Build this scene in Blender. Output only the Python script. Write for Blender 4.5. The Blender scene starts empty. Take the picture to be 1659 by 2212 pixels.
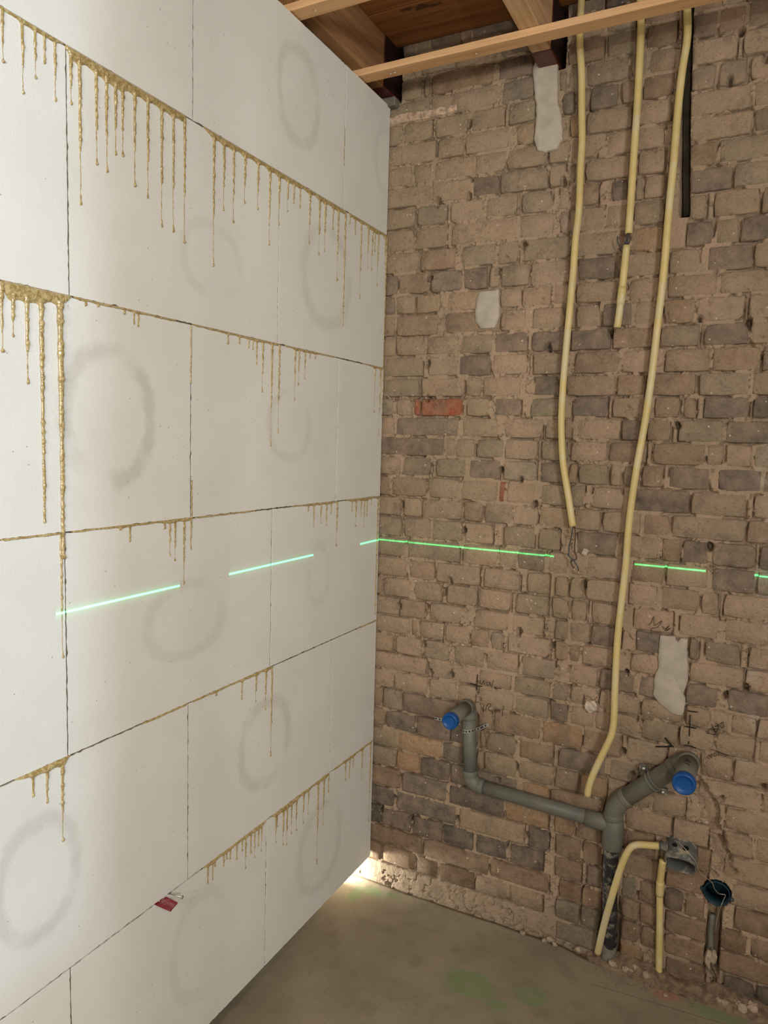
import bpy, math, random
import numpy as np
from mathutils import Vector, Matrix

scene = bpy.context.scene
COL = scene.collection

# ---------------------------------------------------------------- camera
YAW, PITCH, ROLL = -0.472355, -0.096116, 0.027880
FPX = 1548.85
fwd = Vector((math.sin(YAW)*math.cos(PITCH), math.cos(YAW)*math.cos(PITCH), math.sin(PITCH)))
rgt = fwd.cross(Vector((0, 0, 1))).normalized()
upv = rgt.cross(fwd)
cr, sr = math.cos(ROLL), math.sin(ROLL)
camR = cr*rgt + sr*upv
camU = -sr*rgt + cr*upv
cd = bpy.data.cameras.new('camera')
cam = bpy.data.objects.new('camera', cd); COL.objects.link(cam)
M = Matrix.Identity(4)
for i in range(3):
    M[i][0] = camR[i]; M[i][1] = camU[i]; M[i][2] = -fwd[i]
M[0][3], M[1][3], M[2][3] = 1.04403, -2.02191, 1.45385
cam.matrix_world = M
cd.sensor_fit = 'VERTICAL'; cd.sensor_height = 36.0; cd.lens = FPX/2212*36.0
cd.clip_start = 0.02; cd.clip_end = 60
scene.camera = cam

# ---------------------------------------------------------------- world, lights, exposure
w = bpy.data.worlds.new('world'); scene.world = w; w.use_nodes = True
bg = w.node_tree.nodes['Background']
bg.inputs['Color'].default_value = (1.0, 0.96, 0.86, 1); bg.inputs['Strength'].default_value = 0.24

def lamp(name, kind, loc, power, color, size, target=None, size_y=None, spread=None):
    l = bpy.data.lights.new(name, kind); l.energy = power; l.color = color
    if kind == 'AREA':
        l.size = size
        if size_y: l.shape = 'RECTANGLE'; l.size_y = size_y
        if spread: l.spread = spread
    else: l.shadow_soft_size = size
    o = bpy.data.objects.new(name, l); COL.objects.link(o); o.location = loc
    if target is not None:
        o.rotation_euler = (Vector(target)-Vector(loc)).to_track_quat('-Z', 'Y').to_euler()
    return o
FILL = (1.50, -3.30, 1.72)
lamp('fill_lamp', 'POINT', FILL, 54, (1.0, 0.968, 0.855), 0.018)  # added general fill behind the camera, an unseen lamp
FILL2 = (0.90, -3.40, 1.80)
lamp('second_fill_lamp', 'POINT', FILL2, 54, (1.0, 0.955, 0.84), 0.022)  # second added fill, split off so the plank can shade it
KEY = (4.5, -3.6, 2.4)
lamp('window_light', 'AREA', KEY, 60, (0.40, 0.66, 1.0), 0.10, (0.0, -1.7, 1.5))
lamp('window_fill', 'AREA', (2.338, -2.75, 1.98), 54, (0.955, 0.985, 0.965), 0.62, (0.0, -2.4, 1.6), 0.95)  # added soft fill at the opening, lifting the block wall
lamp('adjoining_room_lamp', 'AREA', (-0.150, -0.055, 0.034), 3.6, (1.0, 0.99, 0.92), 0.04, (-0.100, 0.030, 0.038), spread=2.5)
# rotating-line laser level standing behind the camera: a lamp that shines only in one level plane
LASER = (1.25, -2.10, 1.146)
lo = lamp('laser_level_beam', 'POINT', LASER, 8, (1, 1, 1), 0.0)
ll = lo.data; ll.use_nodes = True
nt = ll.node_tree; nd = nt.nodes; em = nd['Emission']
def lnode(t, **k):
    n = nd.new(t)
    for a, b in k.items(): setattr(n, a, b)
    return n
def lmath(op, a, b=None):
    n = lnode('ShaderNodeMath', operation=op)
    for i, v in enumerate((a, b)):
        if v is None: continue
        if isinstance(v, (int, float)): n.inputs[i].default_value = v
        else: nt.links.new(v, n.inputs[i])
    return n.outputs[0]
geo = lnode('ShaderNodeNewGeometry'); sep = lnode('ShaderNodeSeparateXYZ'); nt.links.new(geo.outputs['Incoming'], sep.inputs[0])
def gauss(width):
    q = lmath('DIVIDE', sep.outputs[2], width); q = lmath('MULTIPLY', q, q)
    return lmath('EXPONENT', lmath('MULTIPLY', q, -1.0))
line = lmath('ADD', gauss(0.00085), lmath('MULTIPLY', gauss(0.0065), 0.02))
az = lmath('ARCTAN2', sep.outputs[1], sep.outputs[0])
def azimuth(p): return math.atan2(p[1]-LASER[1], p[0]-LASER[0])
SEGS = [((0, -1.203), (0, -0.904)), ((0, -0.745), (0, -0.393)), ((0, -0.132), (0.558, 0)), ((0.777, 0), (0.954, 0)), ((1.067, 0), (1.6, 0))]
tot = None
for a, b in SEGS:
    t0, t1 = sorted((azimuth(a), azimuth(b)))
    s = lmath('MULTIPLY', lmath('GREATER_THAN', az, t0), lmath('LESS_THAN', az, t1))
    tot = s if tot is None else lmath('ADD', tot, s)
nt.links.new(lmath('MULTIPLY', lmath('MULTIPLY', line, tot), 200.0), em.inputs['Strength'])
em.inputs['Color'].default_value = (0.05, 1.0, 0.32, 1)

vs = scene.view_settings
vs.view_transform = 'Standard'; vs.look = 'None'; vs.exposure = 0.10; vs.gamma = 1.0; vs.use_curve_mapping = False

# ---------------------------------------------------------------- measured data (metres)
CONDUIT_A=[(0.561,-0.030,2.687),(0.563,-0.030,2.618),(0.563,-0.030,2.527),(0.573,-0.030,2.439),(0.580,-0.030,2.317),(0.584,-0.030,2.265),(0.583,-0.030,2.204),(0.585,-0.030,2.081),(0.580,-0.030,2.019),(0.578,-0.030,1.925),(0.572,-0.030,1.781),(0.567,-0.030,1.652),(0.566,-0.030,1.556),(0.569,-0.030,1.490),(0.578,-0.030,1.407),(0.596,-0.030,1.325),(0.613,-0.030,1.239)]
CONDUIT_B=[(0.707,-0.030,2.649),(0.711,-0.030,2.583),(0.717,-0.030,2.524),(0.718,-0.030,2.468),(0.719,-0.030,2.322),(0.718,-0.030,2.243),(0.717,-0.030,2.095),(0.716,-0.030,2.011)]
CONDUIT_B2=[(0.713,-0.030,1.982),(0.708,-0.030,1.869),(0.703,-0.030,1.793),(0.701,-0.030,1.773)]
CONDUIT_C=[(0.818,-0.030,2.584),(0.823,-0.030,2.545),(0.826,-0.030,2.512),(0.829,-0.030,2.485),(0.827,-0.030,2.445),(0.821,-0.030,2.389),(0.817,-0.030,2.290),(0.815,-0.030,2.170),(0.811,-0.030,2.054),(0.808,-0.030,1.907),(0.802,-0.030,1.788),(0.795,-0.030,1.649),(0.785,-0.030,1.525),(0.771,-0.030,1.400),(0.761,-0.030,1.265),(0.759,-0.030,1.146),(0.753,-0.030,1.030),(0.750,-0.035,0.932),(0.752,-0.040,0.800),(0.755,-0.045,0.718),(0.752,-0.050,0.678),(0.736,-0.055,0.633),(0.713,-0.060,0.568),(0.700,-0.060,0.522),(0.699,-0.060,0.496)]
CONDUIT_D=[(0.910,-0.046,0.403),(0.880,-0.046,0.397),(0.856,-0.046,0.391),(0.834,-0.046,0.389),(0.823,-0.048,0.385),(0.816,-0.052,0.374),(0.801,-0.056,0.329),(0.782,-0.058,0.237),(0.761,-0.040,0.125),(0.745,-0.016,0.018)]
CONDUIT_E=[(0.902,-0.040,0.359),(0.900,-0.035,0.334),(0.897,-0.022,0.273),(0.901,-0.018,0.197),(0.906,-0.012,0.082),(0.909,-0.010,0.011)]
DRAIN_L=[(0.332,-0.030,0.675),(0.340,-0.030,0.564),(0.345,-0.030,0.466),(0.361,-0.030,0.434),(0.404,-0.030,0.425),(0.624,-0.030,0.419),(0.729,-0.030,0.416),(0.768,-0.030,0.415)]
DRAIN_R=[(0.767,-0.033,0.350),(0.769,-0.033,0.417),(0.767,-0.033,0.472),(0.810,-0.033,0.513),(0.854,-0.033,0.566),(0.905,-0.033,0.619),(0.948,-0.033,0.649)]
DRAIN_K=[(0.332,-0.030,0.675),(0.347,-0.030,0.432),(0.768,-0.032,0.417),(0.766,-0.033,0.475),(0.948,-0.033,0.650)]
BLACK=[(0.767,-0.033,0.355),(0.767,-0.030,0.310),(0.769,-0.022,0.211),(0.774,-0.012,0.088),(0.772,-0.006,0.037),(0.770,-0.006,0.022)]
BRACKET_EARS=[(0.839,-0.045,0.608),(0.856,-0.045,0.572),(0.882,-0.045,0.562)]
STRAP=[(0.219,-0.004,0.603),(0.248,-0.006,0.608),(0.323,-0.050,0.601),(0.371,-0.060,0.615),(0.380,-0.004,0.613)]
PATCH0=[(0.445,2.515),(0.435,2.496),(0.434,2.474),(0.439,2.449),(0.445,2.400),(0.450,2.343),(0.447,2.296),(0.456,2.267),(0.478,2.260),(0.510,2.264),(0.524,2.284),(0.520,2.338),(0.507,2.387),(0.502,2.446),(0.502,2.483),(0.495,2.510)]
PATCH1=[(0.305,1.899),(0.297,1.878),(0.295,1.834),(0.296,1.816),(0.313,1.792),(0.354,1.793),(0.362,1.810),(0.368,1.830),(0.365,1.862),(0.362,1.900)]
PATCH2=[(0.853,0.961),(0.853,0.906),(0.855,0.874),(0.844,0.835),(0.848,0.796),(0.863,0.775),(0.897,0.752),(0.923,0.752),(0.928,0.785),(0.923,0.813),(0.931,0.854),(0.927,0.902),(0.921,0.960),(0.905,0.959),(0.898,0.951),(0.893,0.954),(0.892,0.965)]
LUMP=[(0.682,0.730),(0.704,0.732)]
WIRES1=[(0.614,-0.030,1.239),(0.612,-0.030,1.223),(0.610,-0.030,1.203),(0.606,-0.030,1.183),(0.606,-0.030,1.165),(0.608,-0.030,1.155),(0.617,-0.030,1.147),(0.623,-0.030,1.140),(0.633,-0.030,1.127),(0.635,-0.030,1.116)]
WIRES2=[(0.617,-0.030,1.239),(0.620,-0.030,1.224),(0.621,-0.030,1.204),(0.620,-0.030,1.184),(0.622,-0.030,1.166),(0.627,-0.030,1.155),(0.625,-0.030,1.146),(0.615,-0.030,1.144),(0.614,-0.030,1.134),(0.622,-0.030,1.122)]
WIRESB=[(0.715,-0.030,2.004),(0.710,-0.030,1.990),(0.705,-0.030,1.981),(0.696,-0.030,1.981),(0.689,-0.030,1.998),(0.689,-0.030,2.008)]
PULLWIRE=[(0.926,-0.030,0.417),(0.931,-0.035,0.418),(0.939,-0.040,0.418),(0.959,-0.050,0.407),(0.981,-0.050,0.385),(0.989,-0.040,0.362),(1.004,-0.030,0.343),(1.024,-0.020,0.325),(1.030,-0.010,0.305),(1.043,0.005,0.286),(1.057,0.010,0.285),(1.054,0.010,0.271),(1.050,-0.002,0.262),(1.045,0.010,0.234),(1.042,0.015,0.205),(1.040,0.020,0.170)]
CABLE=[(1.031,0.020,0.156),(1.034,0.015,0.139),(1.031,0.008,0.118),(1.034,0.004,0.094),(1.041,-0.002,0.075),(1.050,-0.006,0.060),(1.051,-0.008,0.047),(1.046,-0.008,0.056)]
BOXROUND=[(1.037,0.000,0.286)]
BOX=[(0.907,0.000,0.403),(0.984,0.000,0.403),(0.944,0.000,0.402)]
CHANNEL=[(0.973,0.578),(0.995,0.544),(1.016,0.511),(1.022,0.473),(1.031,0.430),(1.049,0.389),(1.060,0.360)]
LOWSLOT=[(1.015,0.232),(1.052,0.245),(1.022,0.088),(1.049,0.098),(1.023,0.044),(1.051,0.055)]
HOLES=[(0.531,2.177),(0.259,2.170),(0.161,2.167),(0.357,1.952),(0.144,1.948),(0.428,2.019),(0.252,2.374),(0.145,1.696),(0.149,1.591),(0.512,1.731),(0.451,1.359),(0.390,1.386),(0.284,1.197),(0.495,1.290),(0.073,1.263),(0.170,0.948),(0.228,1.002),(0.243,1.038),(0.568,0.887),(0.190,0.744),(0.260,0.744),(0.164,0.828),(0.074,0.939),(0.467,0.913),(0.959,1.206),(1.068,0.852),(1.021,0.822),(0.646,1.072),(0.775,0.843),(0.861,1.521),(1.010,1.777),(0.681,1.765),(0.898,1.791),(0.098,0.372),(0.081,0.301),(0.032,0.243),(0.142,0.246),(0.299,0.289),(0.518,0.300),(0.422,0.448),(0.779,0.620),(1.127,0.601),(1.032,0.547),(0.806,0.555),(0.948,2.471),(0.929,2.363),(1.007,2.398)]
STONES=[(0.789,0.045,0.010),(0.848,0.027,0.010),(0.879,0.068,0.010),(0.856,0.003,0.010),(0.823,-0.038,0.010),(0.879,-0.024,0.010),(0.827,0.054,0.010),(0.690,-0.017,0.010),(0.625,-0.004,0.010),(0.933,-0.065,0.010),(1.062,0.015,0.010),(1.104,0.040,0.010),(1.119,0.054,0.010),(1.141,0.040,0.010),(1.075,0.051,0.010),(1.091,0.052,0.010),(0.839,0.067,0.010),(0.822,0.015,0.010),(0.799,-0.015,0.010),(0.867,-0.011,0.010),(0.842,-0.030,0.010),(0.894,-0.012,0.010)]
STONES2=[(0.531,0.020,0.000),(0.612,0.013,0.000),(0.596,-0.015,0.000)]
NAIL=[(0.000,-0.936,0.481),(0.031,-0.930,0.479)]
WEDGE=[(0.000,-0.976,0.483),(0.000,-0.945,0.477),(0.032,-0.944,0.480),(0.038,-0.971,0.480)]
RINGS=[(-0.494,2.289,0.083,0.106,0.700),(-0.015,2.299,0.079,0.092,0.400),(-0.808,1.828,0.087,0.071,0.450),(-0.348,1.886,0.111,0.119,0.600),(-1.082,1.486,0.097,0.115,1.000),(-0.512,1.489,0.085,0.079,0.500),(-0.880,1.069,0.112,0.075,0.500),(-0.364,1.089,0.052,0.078,0.350),(-0.597,0.693,0.097,0.103,0.800),(-1.245,0.691,0.076,0.100,0.800),(-0.326,0.278,0.107,0.118,0.600),(-0.837,0.308,0.085,0.118,0.400)]
DRIP2=[(-1.279,2.006),(-1.246,1.975),(-1.224,2.007),(-1.207,2.037),(-1.188,1.988),(-1.158,1.995),(-1.141,1.840),(-1.107,1.917),(-1.085,1.912),(-1.065,1.948),(-1.049,1.951),(-1.021,1.908),(-0.989,1.897),(-0.954,1.854),(-0.923,1.853),(-0.892,1.840),(-0.805,1.814),(-0.773,1.937),(-0.741,1.921),(-0.702,1.973),(-0.655,1.974),(-0.610,1.906),(-0.573,1.962),(-0.538,2.003),(-0.512,2.030),(-0.485,2.027),(-0.441,1.952),(-0.395,1.935),(-0.368,1.950),(-0.328,2.016),(-0.301,1.889),(-0.264,1.776),(-0.238,2.056),(-0.208,2.035),(-0.173,1.865),(-0.130,1.960),(-0.105,1.959),(-0.089,2.018),(-0.068,1.921),(-0.022,1.998),(-0.014,1.688),(0.001,2.050)]
DRIP3=[(-1.291,1.576),(-1.272,1.602),(-1.248,1.531),(-1.222,1.304),(-1.187,1.239),(-1.134,1.674),(-1.108,1.677),(-1.048,1.674),(-1.025,1.660),(-1.014,1.657),(-0.756,1.659),(-0.717,1.665),(-0.683,1.660),(-0.668,1.658),(-0.653,1.626),(-0.630,1.564),(-0.594,1.437),(-0.564,1.469),(-0.496,1.553),(-0.479,1.593),(-0.451,1.611),(-0.428,1.665),(-0.403,1.668),(-0.067,1.543),(-0.031,1.475),(-0.010,1.531)]
DRIP4=[(-1.061,1.277),(-1.038,1.252),(-0.947,1.268),(-0.933,1.212),(-0.918,1.199),(-0.892,1.146),(-0.871,1.217),(-0.423,1.266),(-0.396,1.222),(-0.360,1.229),(-0.331,1.219),(-0.307,1.251),(-0.270,1.155),(-0.189,1.249),(-0.165,1.201),(-0.133,1.231),(-0.113,1.192),(-0.096,1.228),(-0.070,1.259),(-0.024,0.905),(-1.187,1.065)]
DRIP5=[(-0.788,0.873),(-0.696,0.835),(-0.671,0.879),(-0.642,0.813),(-0.602,0.779),(-0.577,0.648),(-1.253,0.840),(-1.226,0.817),(-1.196,0.732)]
DRIP6=[(-0.814,0.437),(-0.797,0.437),(-0.789,0.465),(-0.759,0.449),(-0.748,0.461),(-0.735,0.454),(-0.711,0.441),(-0.690,0.451),(-0.676,0.399),(-0.656,0.428),(-0.640,0.409),(-0.625,0.431),(-0.612,0.411),(-0.550,0.402),(-0.545,0.443),(-0.517,0.378),(-0.500,0.370),(-0.479,0.391),(-0.456,0.389),(-0.421,0.393),(-0.397,0.410),(-0.346,0.233),(-0.315,0.338),(-0.281,0.426),(-0.191,0.421),(-0.165,0.417),(-0.144,0.447),(-0.086,0.380),(-0.029,0.212)]
SEG2=[(-1.282,-0.887),(-0.838,-0.261),(-0.248,0.005)]
SEG3=[(-1.292,-1.162),(-1.159,-0.914),(-0.869,-0.562),(-0.542,-0.296),(-0.152,-0.001)]
SEG4=[(-1.302,-1.190),(-1.170,-0.866),(-0.860,-0.654),(-0.500,-0.273),(-0.226,-0.002)]
SEG5=[(-1.287,-1.178),(-1.010,-0.877),(-0.870,-0.576),(-0.135,-0.005)]
SEG6=[(-0.830,-0.593),(-0.571,-0.288),(-0.267,-0.016)]
INK_L1=[[(0.3474,0.7649),(0.3472,0.7492),(0.3471,0.7317),(0.3460,0.7158)],[(0.3245,0.7337),(0.3363,0.7315),(0.3463,0.7298),(0.3640,0.7310)]]
INK_L2=[[(0.3570,0.7492),(0.3564,0.7421),(0.3611,0.7360),(0.3676,0.7502)],[(0.3677,0.7494),(0.3699,0.7376)],[(0.3836,0.7479),(0.3767,0.7449),(0.3788,0.7358),(0.3856,0.7422),(0.3880,0.7487)],[(0.3880,0.7487),(0.3894,0.7368)],[(0.3981,0.7574),(0.3938,0.7351),(0.3933,0.7281)],[(0.4016,0.7382),(0.4037,0.7300),(0.4054,0.7381),(0.4081,0.7274)],[(0.4088,0.7318),(0.4121,0.7359),(0.4149,0.7321),(0.4181,0.7370),(0.4230,0.7332)]]
INK_L3=[[(0.3448,0.7016),(0.3462,0.6896),(0.3461,0.6782),(0.3529,0.6787)],[(0.3628,0.6963),(0.3625,0.6840)],[(0.3622,0.6700),(0.3690,0.6574),(0.3709,0.6542),(0.3709,0.6735)],[(0.3770,0.6572),(0.3815,0.6755),(0.3900,0.6824),(0.3938,0.6762),(0.3854,0.6659),(0.3963,0.6593),(0.4010,0.6525)],[(0.4049,0.6637),(0.4090,0.6680),(0.4127,0.6635),(0.4076,0.6607),(0.4049,0.6637)],[(0.4169,0.6669),(0.4212,0.6686),(0.4223,0.6637),(0.4180,0.6620)],[(0.4335,0.6840),(0.4309,0.6663),(0.4307,0.6507)]]
INK_R1=[[(0.9415,0.7593),(0.9427,0.7309),(0.9432,0.7011)],[(0.9314,0.7250),(0.9440,0.7265),(0.9578,0.7253)],[(0.9341,0.7693),(0.9454,0.7692),(0.9596,0.7705)],[(0.9428,0.6872),(0.9425,0.6790)],[(0.9319,0.6739),(0.9452,0.6750),(0.9611,0.6728)]]
INK_R2=[[(0.9818,0.7231),(0.9892,0.7179),(0.9875,0.7289)],[(0.9891,0.7190),(1.0061,0.7193),(1.0002,0.7338),(0.9934,0.7460)],[(1.0041,0.7347),(1.0015,0.7285),(1.0076,0.7275),(1.0089,0.7368)],[(1.0050,0.7507),(1.0140,0.7345)],[(1.0037,0.7403),(1.0141,0.7492)],[(1.0107,0.7395),(1.0162,0.7463),(1.0177,0.7387),(1.0233,0.7444)],[(1.0160,0.7496),(1.0186,0.7547),(1.0225,0.7561),(1.0210,0.7495),(1.0262,0.7443)]]
INK_R3=[[(0.9948,0.6777),(1.0180,0.6743),(1.0391,0.6696)],[(0.9893,0.6551),(0.9956,0.6509)],[(0.9929,0.6617),(1.0014,0.6545),(0.9977,0.6651),(1.0028,0.6628)],[(1.0046,0.6666),(1.0093,0.6700),(1.0108,0.6635),(1.0060,0.6601),(1.0046,0.6666)],[(1.0112,0.6727),(1.0152,0.6725),(1.0165,0.6671),(1.0127,0.6651)]]
INK_R4=[[(0.8626,0.6546),(0.8857,0.6593),(0.9043,0.6647)],[(0.8842,0.6836),(0.8933,0.6739),(0.9065,0.6628)]]
INK_S=[[(0.8241,0.9845),(0.8311,0.9954),(0.8362,1.0109),(0.8392,0.9866),(0.8564,1.0022),(0.8470,0.9828),(0.8322,0.9774),(0.8333,0.9594)],[(0.8588,0.9878),(0.8653,0.9805),(0.8766,0.9920),(0.8656,0.9757),(0.8799,0.9859),(0.8700,0.9763)]]
BRICKROWS=[
(-3,2598,2660,"-30,9d 15,72d 78,115g 122,217d 225,248b 254,385d 391,468d 524,616d 622,707d 713,792b 825,927b 933,993d"),
(-2,2535,2598,"95,198g 206,304b 339,432d 499,528g 534,620b 626,699g 722,805b 829,903b 909,951g 957,1008g"),
(-1,2472,2535,"-30,100t 106,123b 129,321b 335,435d 531,560b 566,622b 631,703g 726,800b 833,891d 897,956b 962,1012g"),
(0,2410,2472,"-30,125g 131,191t 197,334t 348,441d 506,528d 534,572g 579,688g 694,730g 738,801b 837,940t 955,1017t"),
(1,2349,2410,"-30,41t 47,134t 147,247t 258,356t 370,445g 518,550d 557,590d 596,667d 673,710b 727,805b 841,896g 904,966g 972,1021l"),
(2,2287,2349,"-30,146t 155,238t 244,371t 393,445o 524,537o 543,576o 585,702t 713,798t 842,980t 986,1025g"),
(3,2226,2287,"-30,75t 81,137t 148,270t 276,367t 373,484t 491,541t 547,618b 642,702l 714,787t 846,985t 991,1030g"),
(4,2164,2226,"-30,135t 145,264t 270,350d 357,487g 493,537t 547,566g 589,720t 726,791t 850,912b 918,1034g"),
(5,2102,2164,"-30,90t 96,191g 203,303t 312,407g 416,504g 524,549l 555,627b 642,655l 661,703d 724,740g 746,795t 854,949d 955,1038g"),
(6,2035,2102,"-30,88t 96,194t 209,405t 415,512t 527,550g 556,646t 652,716t 722,796g 858,897t 916,1016t 1022,1043g"),
(7,1970,2035,"-30,103t 111,227b 242,347g 353,415t 429,556g 562,683g 689,714b 720,800o 854,916d 922,973g 979,1047d"),
(8,1905,1970,"-30,36d 42,141b 148,248d 254,326d 332,360t 366,448g 454,560t 583,681d 691,801t 818,889t 908,1007d 1013,1052t"),
(9,1846,1905,"-30,29d 35,98t 104,182t 205,363t 369,427t 433,514t 520,570t 583,691t 721,805l 819,933t 939,1056t"),
(10,1780,1846,"-30,31b 37,178b 198,366b 372,445t 462,553t 560,580t 587,650t 656,731d 740,808l 814,885b 891,998t 1009,1061l"),
(11,1720,1780,"-30,33t 39,135t 141,246t 252,347g 356,451d 465,570d 577,679d 688,790b 806,902g 912,1013d 1019,1065b"),
(12,1656,1720,"-30,130g 150,243t 249,345d 351,458l 472,553g 590,708b 714,786l 822,929b 935,1043b 1049,1070d"),
(13,1595,1656,"-30,120g 128,265l 272,319t 325,440t 478,546d 570,698l 704,778b 790,902b 908,1021g 1028,1074g"),
(14,1537,1595,"-30,35g 44,96l 102,124R 130,263R 278,346t 364,441d 474,549g 587,683d 696,776t 806,866b 872,904b 924,1026d 1036,1078d"),
(15,1476,1537,"-30,39t 45,254d 269,376t 396,508l 517,556t 569,589t 606,718l 724,784d 790,849b 865,972g 978,1082d"),
(16,1415,1476,"-30,210d 216,244t 250,308t 314,395g 402,495l 506,583g 589,686l 692,789b 804,931b 937,978t 984,1041l 1047,1087g"),
(17,1353,1415,"-30,66g 74,169g 185,279g 294,387d 398,497g 510,575d 589,609b 616,696g 702,729t 735,777d 783,835b 849,948d 967,1065d 1071,1091d"),
(18,1288,1353,"-30,29b 37,155b 163,265t 271,382t 388,405R 411,493t 514,591g 597,634g 655,735l 766,902d 908,1037g 1054,1095l"),
(19,1225,1288,"-30,65t 79,139t 145,275t 281,340b 346,429g 436,506t 512,599t 609,682t 688,788t 794,859b 865,1037g 1043,1100b"),
(20,1160,1225,"-30,74g 84,175g 181,279g 290,374t 406,500g 512,572g 624,727d 739,836t 842,891b 897,954d 965,1065d 1075,1104d"),
(21,1095,1160,"-30,89g 98,271g 282,391t 397,449t 455,535d 545,600l 606,646l 653,746l 771,854b 860,961t 970,1070d 1076,1109g"),
(22,1030,1095,"-30,96t 107,190b 201,337t 354,464t 486,549t 566,603t 609,645t 651,747l 768,842l 849,944b 950,992t 1002,1114l"),
(23,966,1030,"-30,10b 19,110t 128,217t 236,332t 343,440l 454,548g 559,607t 613,660t 673,741l 785,883l 900,993l 1009,1118l"),
(24,905,966,"-30,73t 79,162b 182,286t 329,434t 446,537t 572,610g 616,669g 675,754d 795,923d 929,951d 965,1047g 1069,1123l"),
(25,846,905,"-30,111t 119,141b 147,226t 237,313t 319,378b 384,418g 436,561t 575,613b 619,644b 650,739l 783,927l 933,1059t 1067,1127t"),
(26,783,846,"-30,58t 67,158t 170,250g 267,365g 373,467t 483,578g 619,698t 704,796d 810,922d 928,1004d 1027,1131d"),
(27,726,783,"-30,177l 185,258g 266,343t 349,453t 459,568g 574,619g 625,660t 706,813t 819,925t 931,990t 996,1034t 1040,1097l 1103,1135l"),
(28,664,726,"-30,61t 67,182t 188,279g 285,345t 351,460t 466,566g 572,622d 628,692l 698,809t 821,913g 919,1001t 1007,1096t 1107,1139l"),
(29,595,664,"-30,22b 28,91g 97,282d 288,348b 354,398b 404,545b 551,661o 667,771b 786,890g 896,970t 976,1050t 1056,1168t"),
(30,530,595,"-30,34b 40,144d 151,260d 266,355d 361,378b 384,473g 484,584b 600,734d 744,819g 826,921g 978,1120t 1126,1173t"),
(31,466,530,"-30,79g 85,235o 241,308d 353,373b 379,477t 485,589t 596,661b 667,740o 796,855t 861,945t 1044,1177t"),
(32,400,466,"-30,77g 83,163o 169,268d 274,352d 358,484d 500,577o 583,737b 796,914l 920,1006l 1043,1111t 1117,1182t"),
(33,331,400,"-30,98b 104,259d 267,446d 452,581o 602,657o 663,741b 793,873b 891,1013b 1050,1187t"),
(34,264,331,"-30,77d 85,294d 303,511t 526,585d 606,679b 685,739b 797,904b 910,1011b 1073,1191t"),
(35,197,264,"-30,30d 36,140d 146,250d 256,355d 361,461d 472,571d 609,683b 698,743d 797,837g 843,887b 909,957d 963,1011b 1084,1196b"),
(36,134,197,"-30,183b 189,405b 413,592b 624,686b 692,747b 791,843b 849,893b 917,1016b 1054,1117b 1123,1201b"),
(37,70,134,"-30,34b 40,159b 167,241b 247,360b 366,465t 471,576t 616,684g 690,749g 784,847b 853,898b 917,1018b 1055,1205b"),
(38,5,70,"619,741g 795,861o 921,1022b 1069,1140d 1146,1210d"),]

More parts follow.
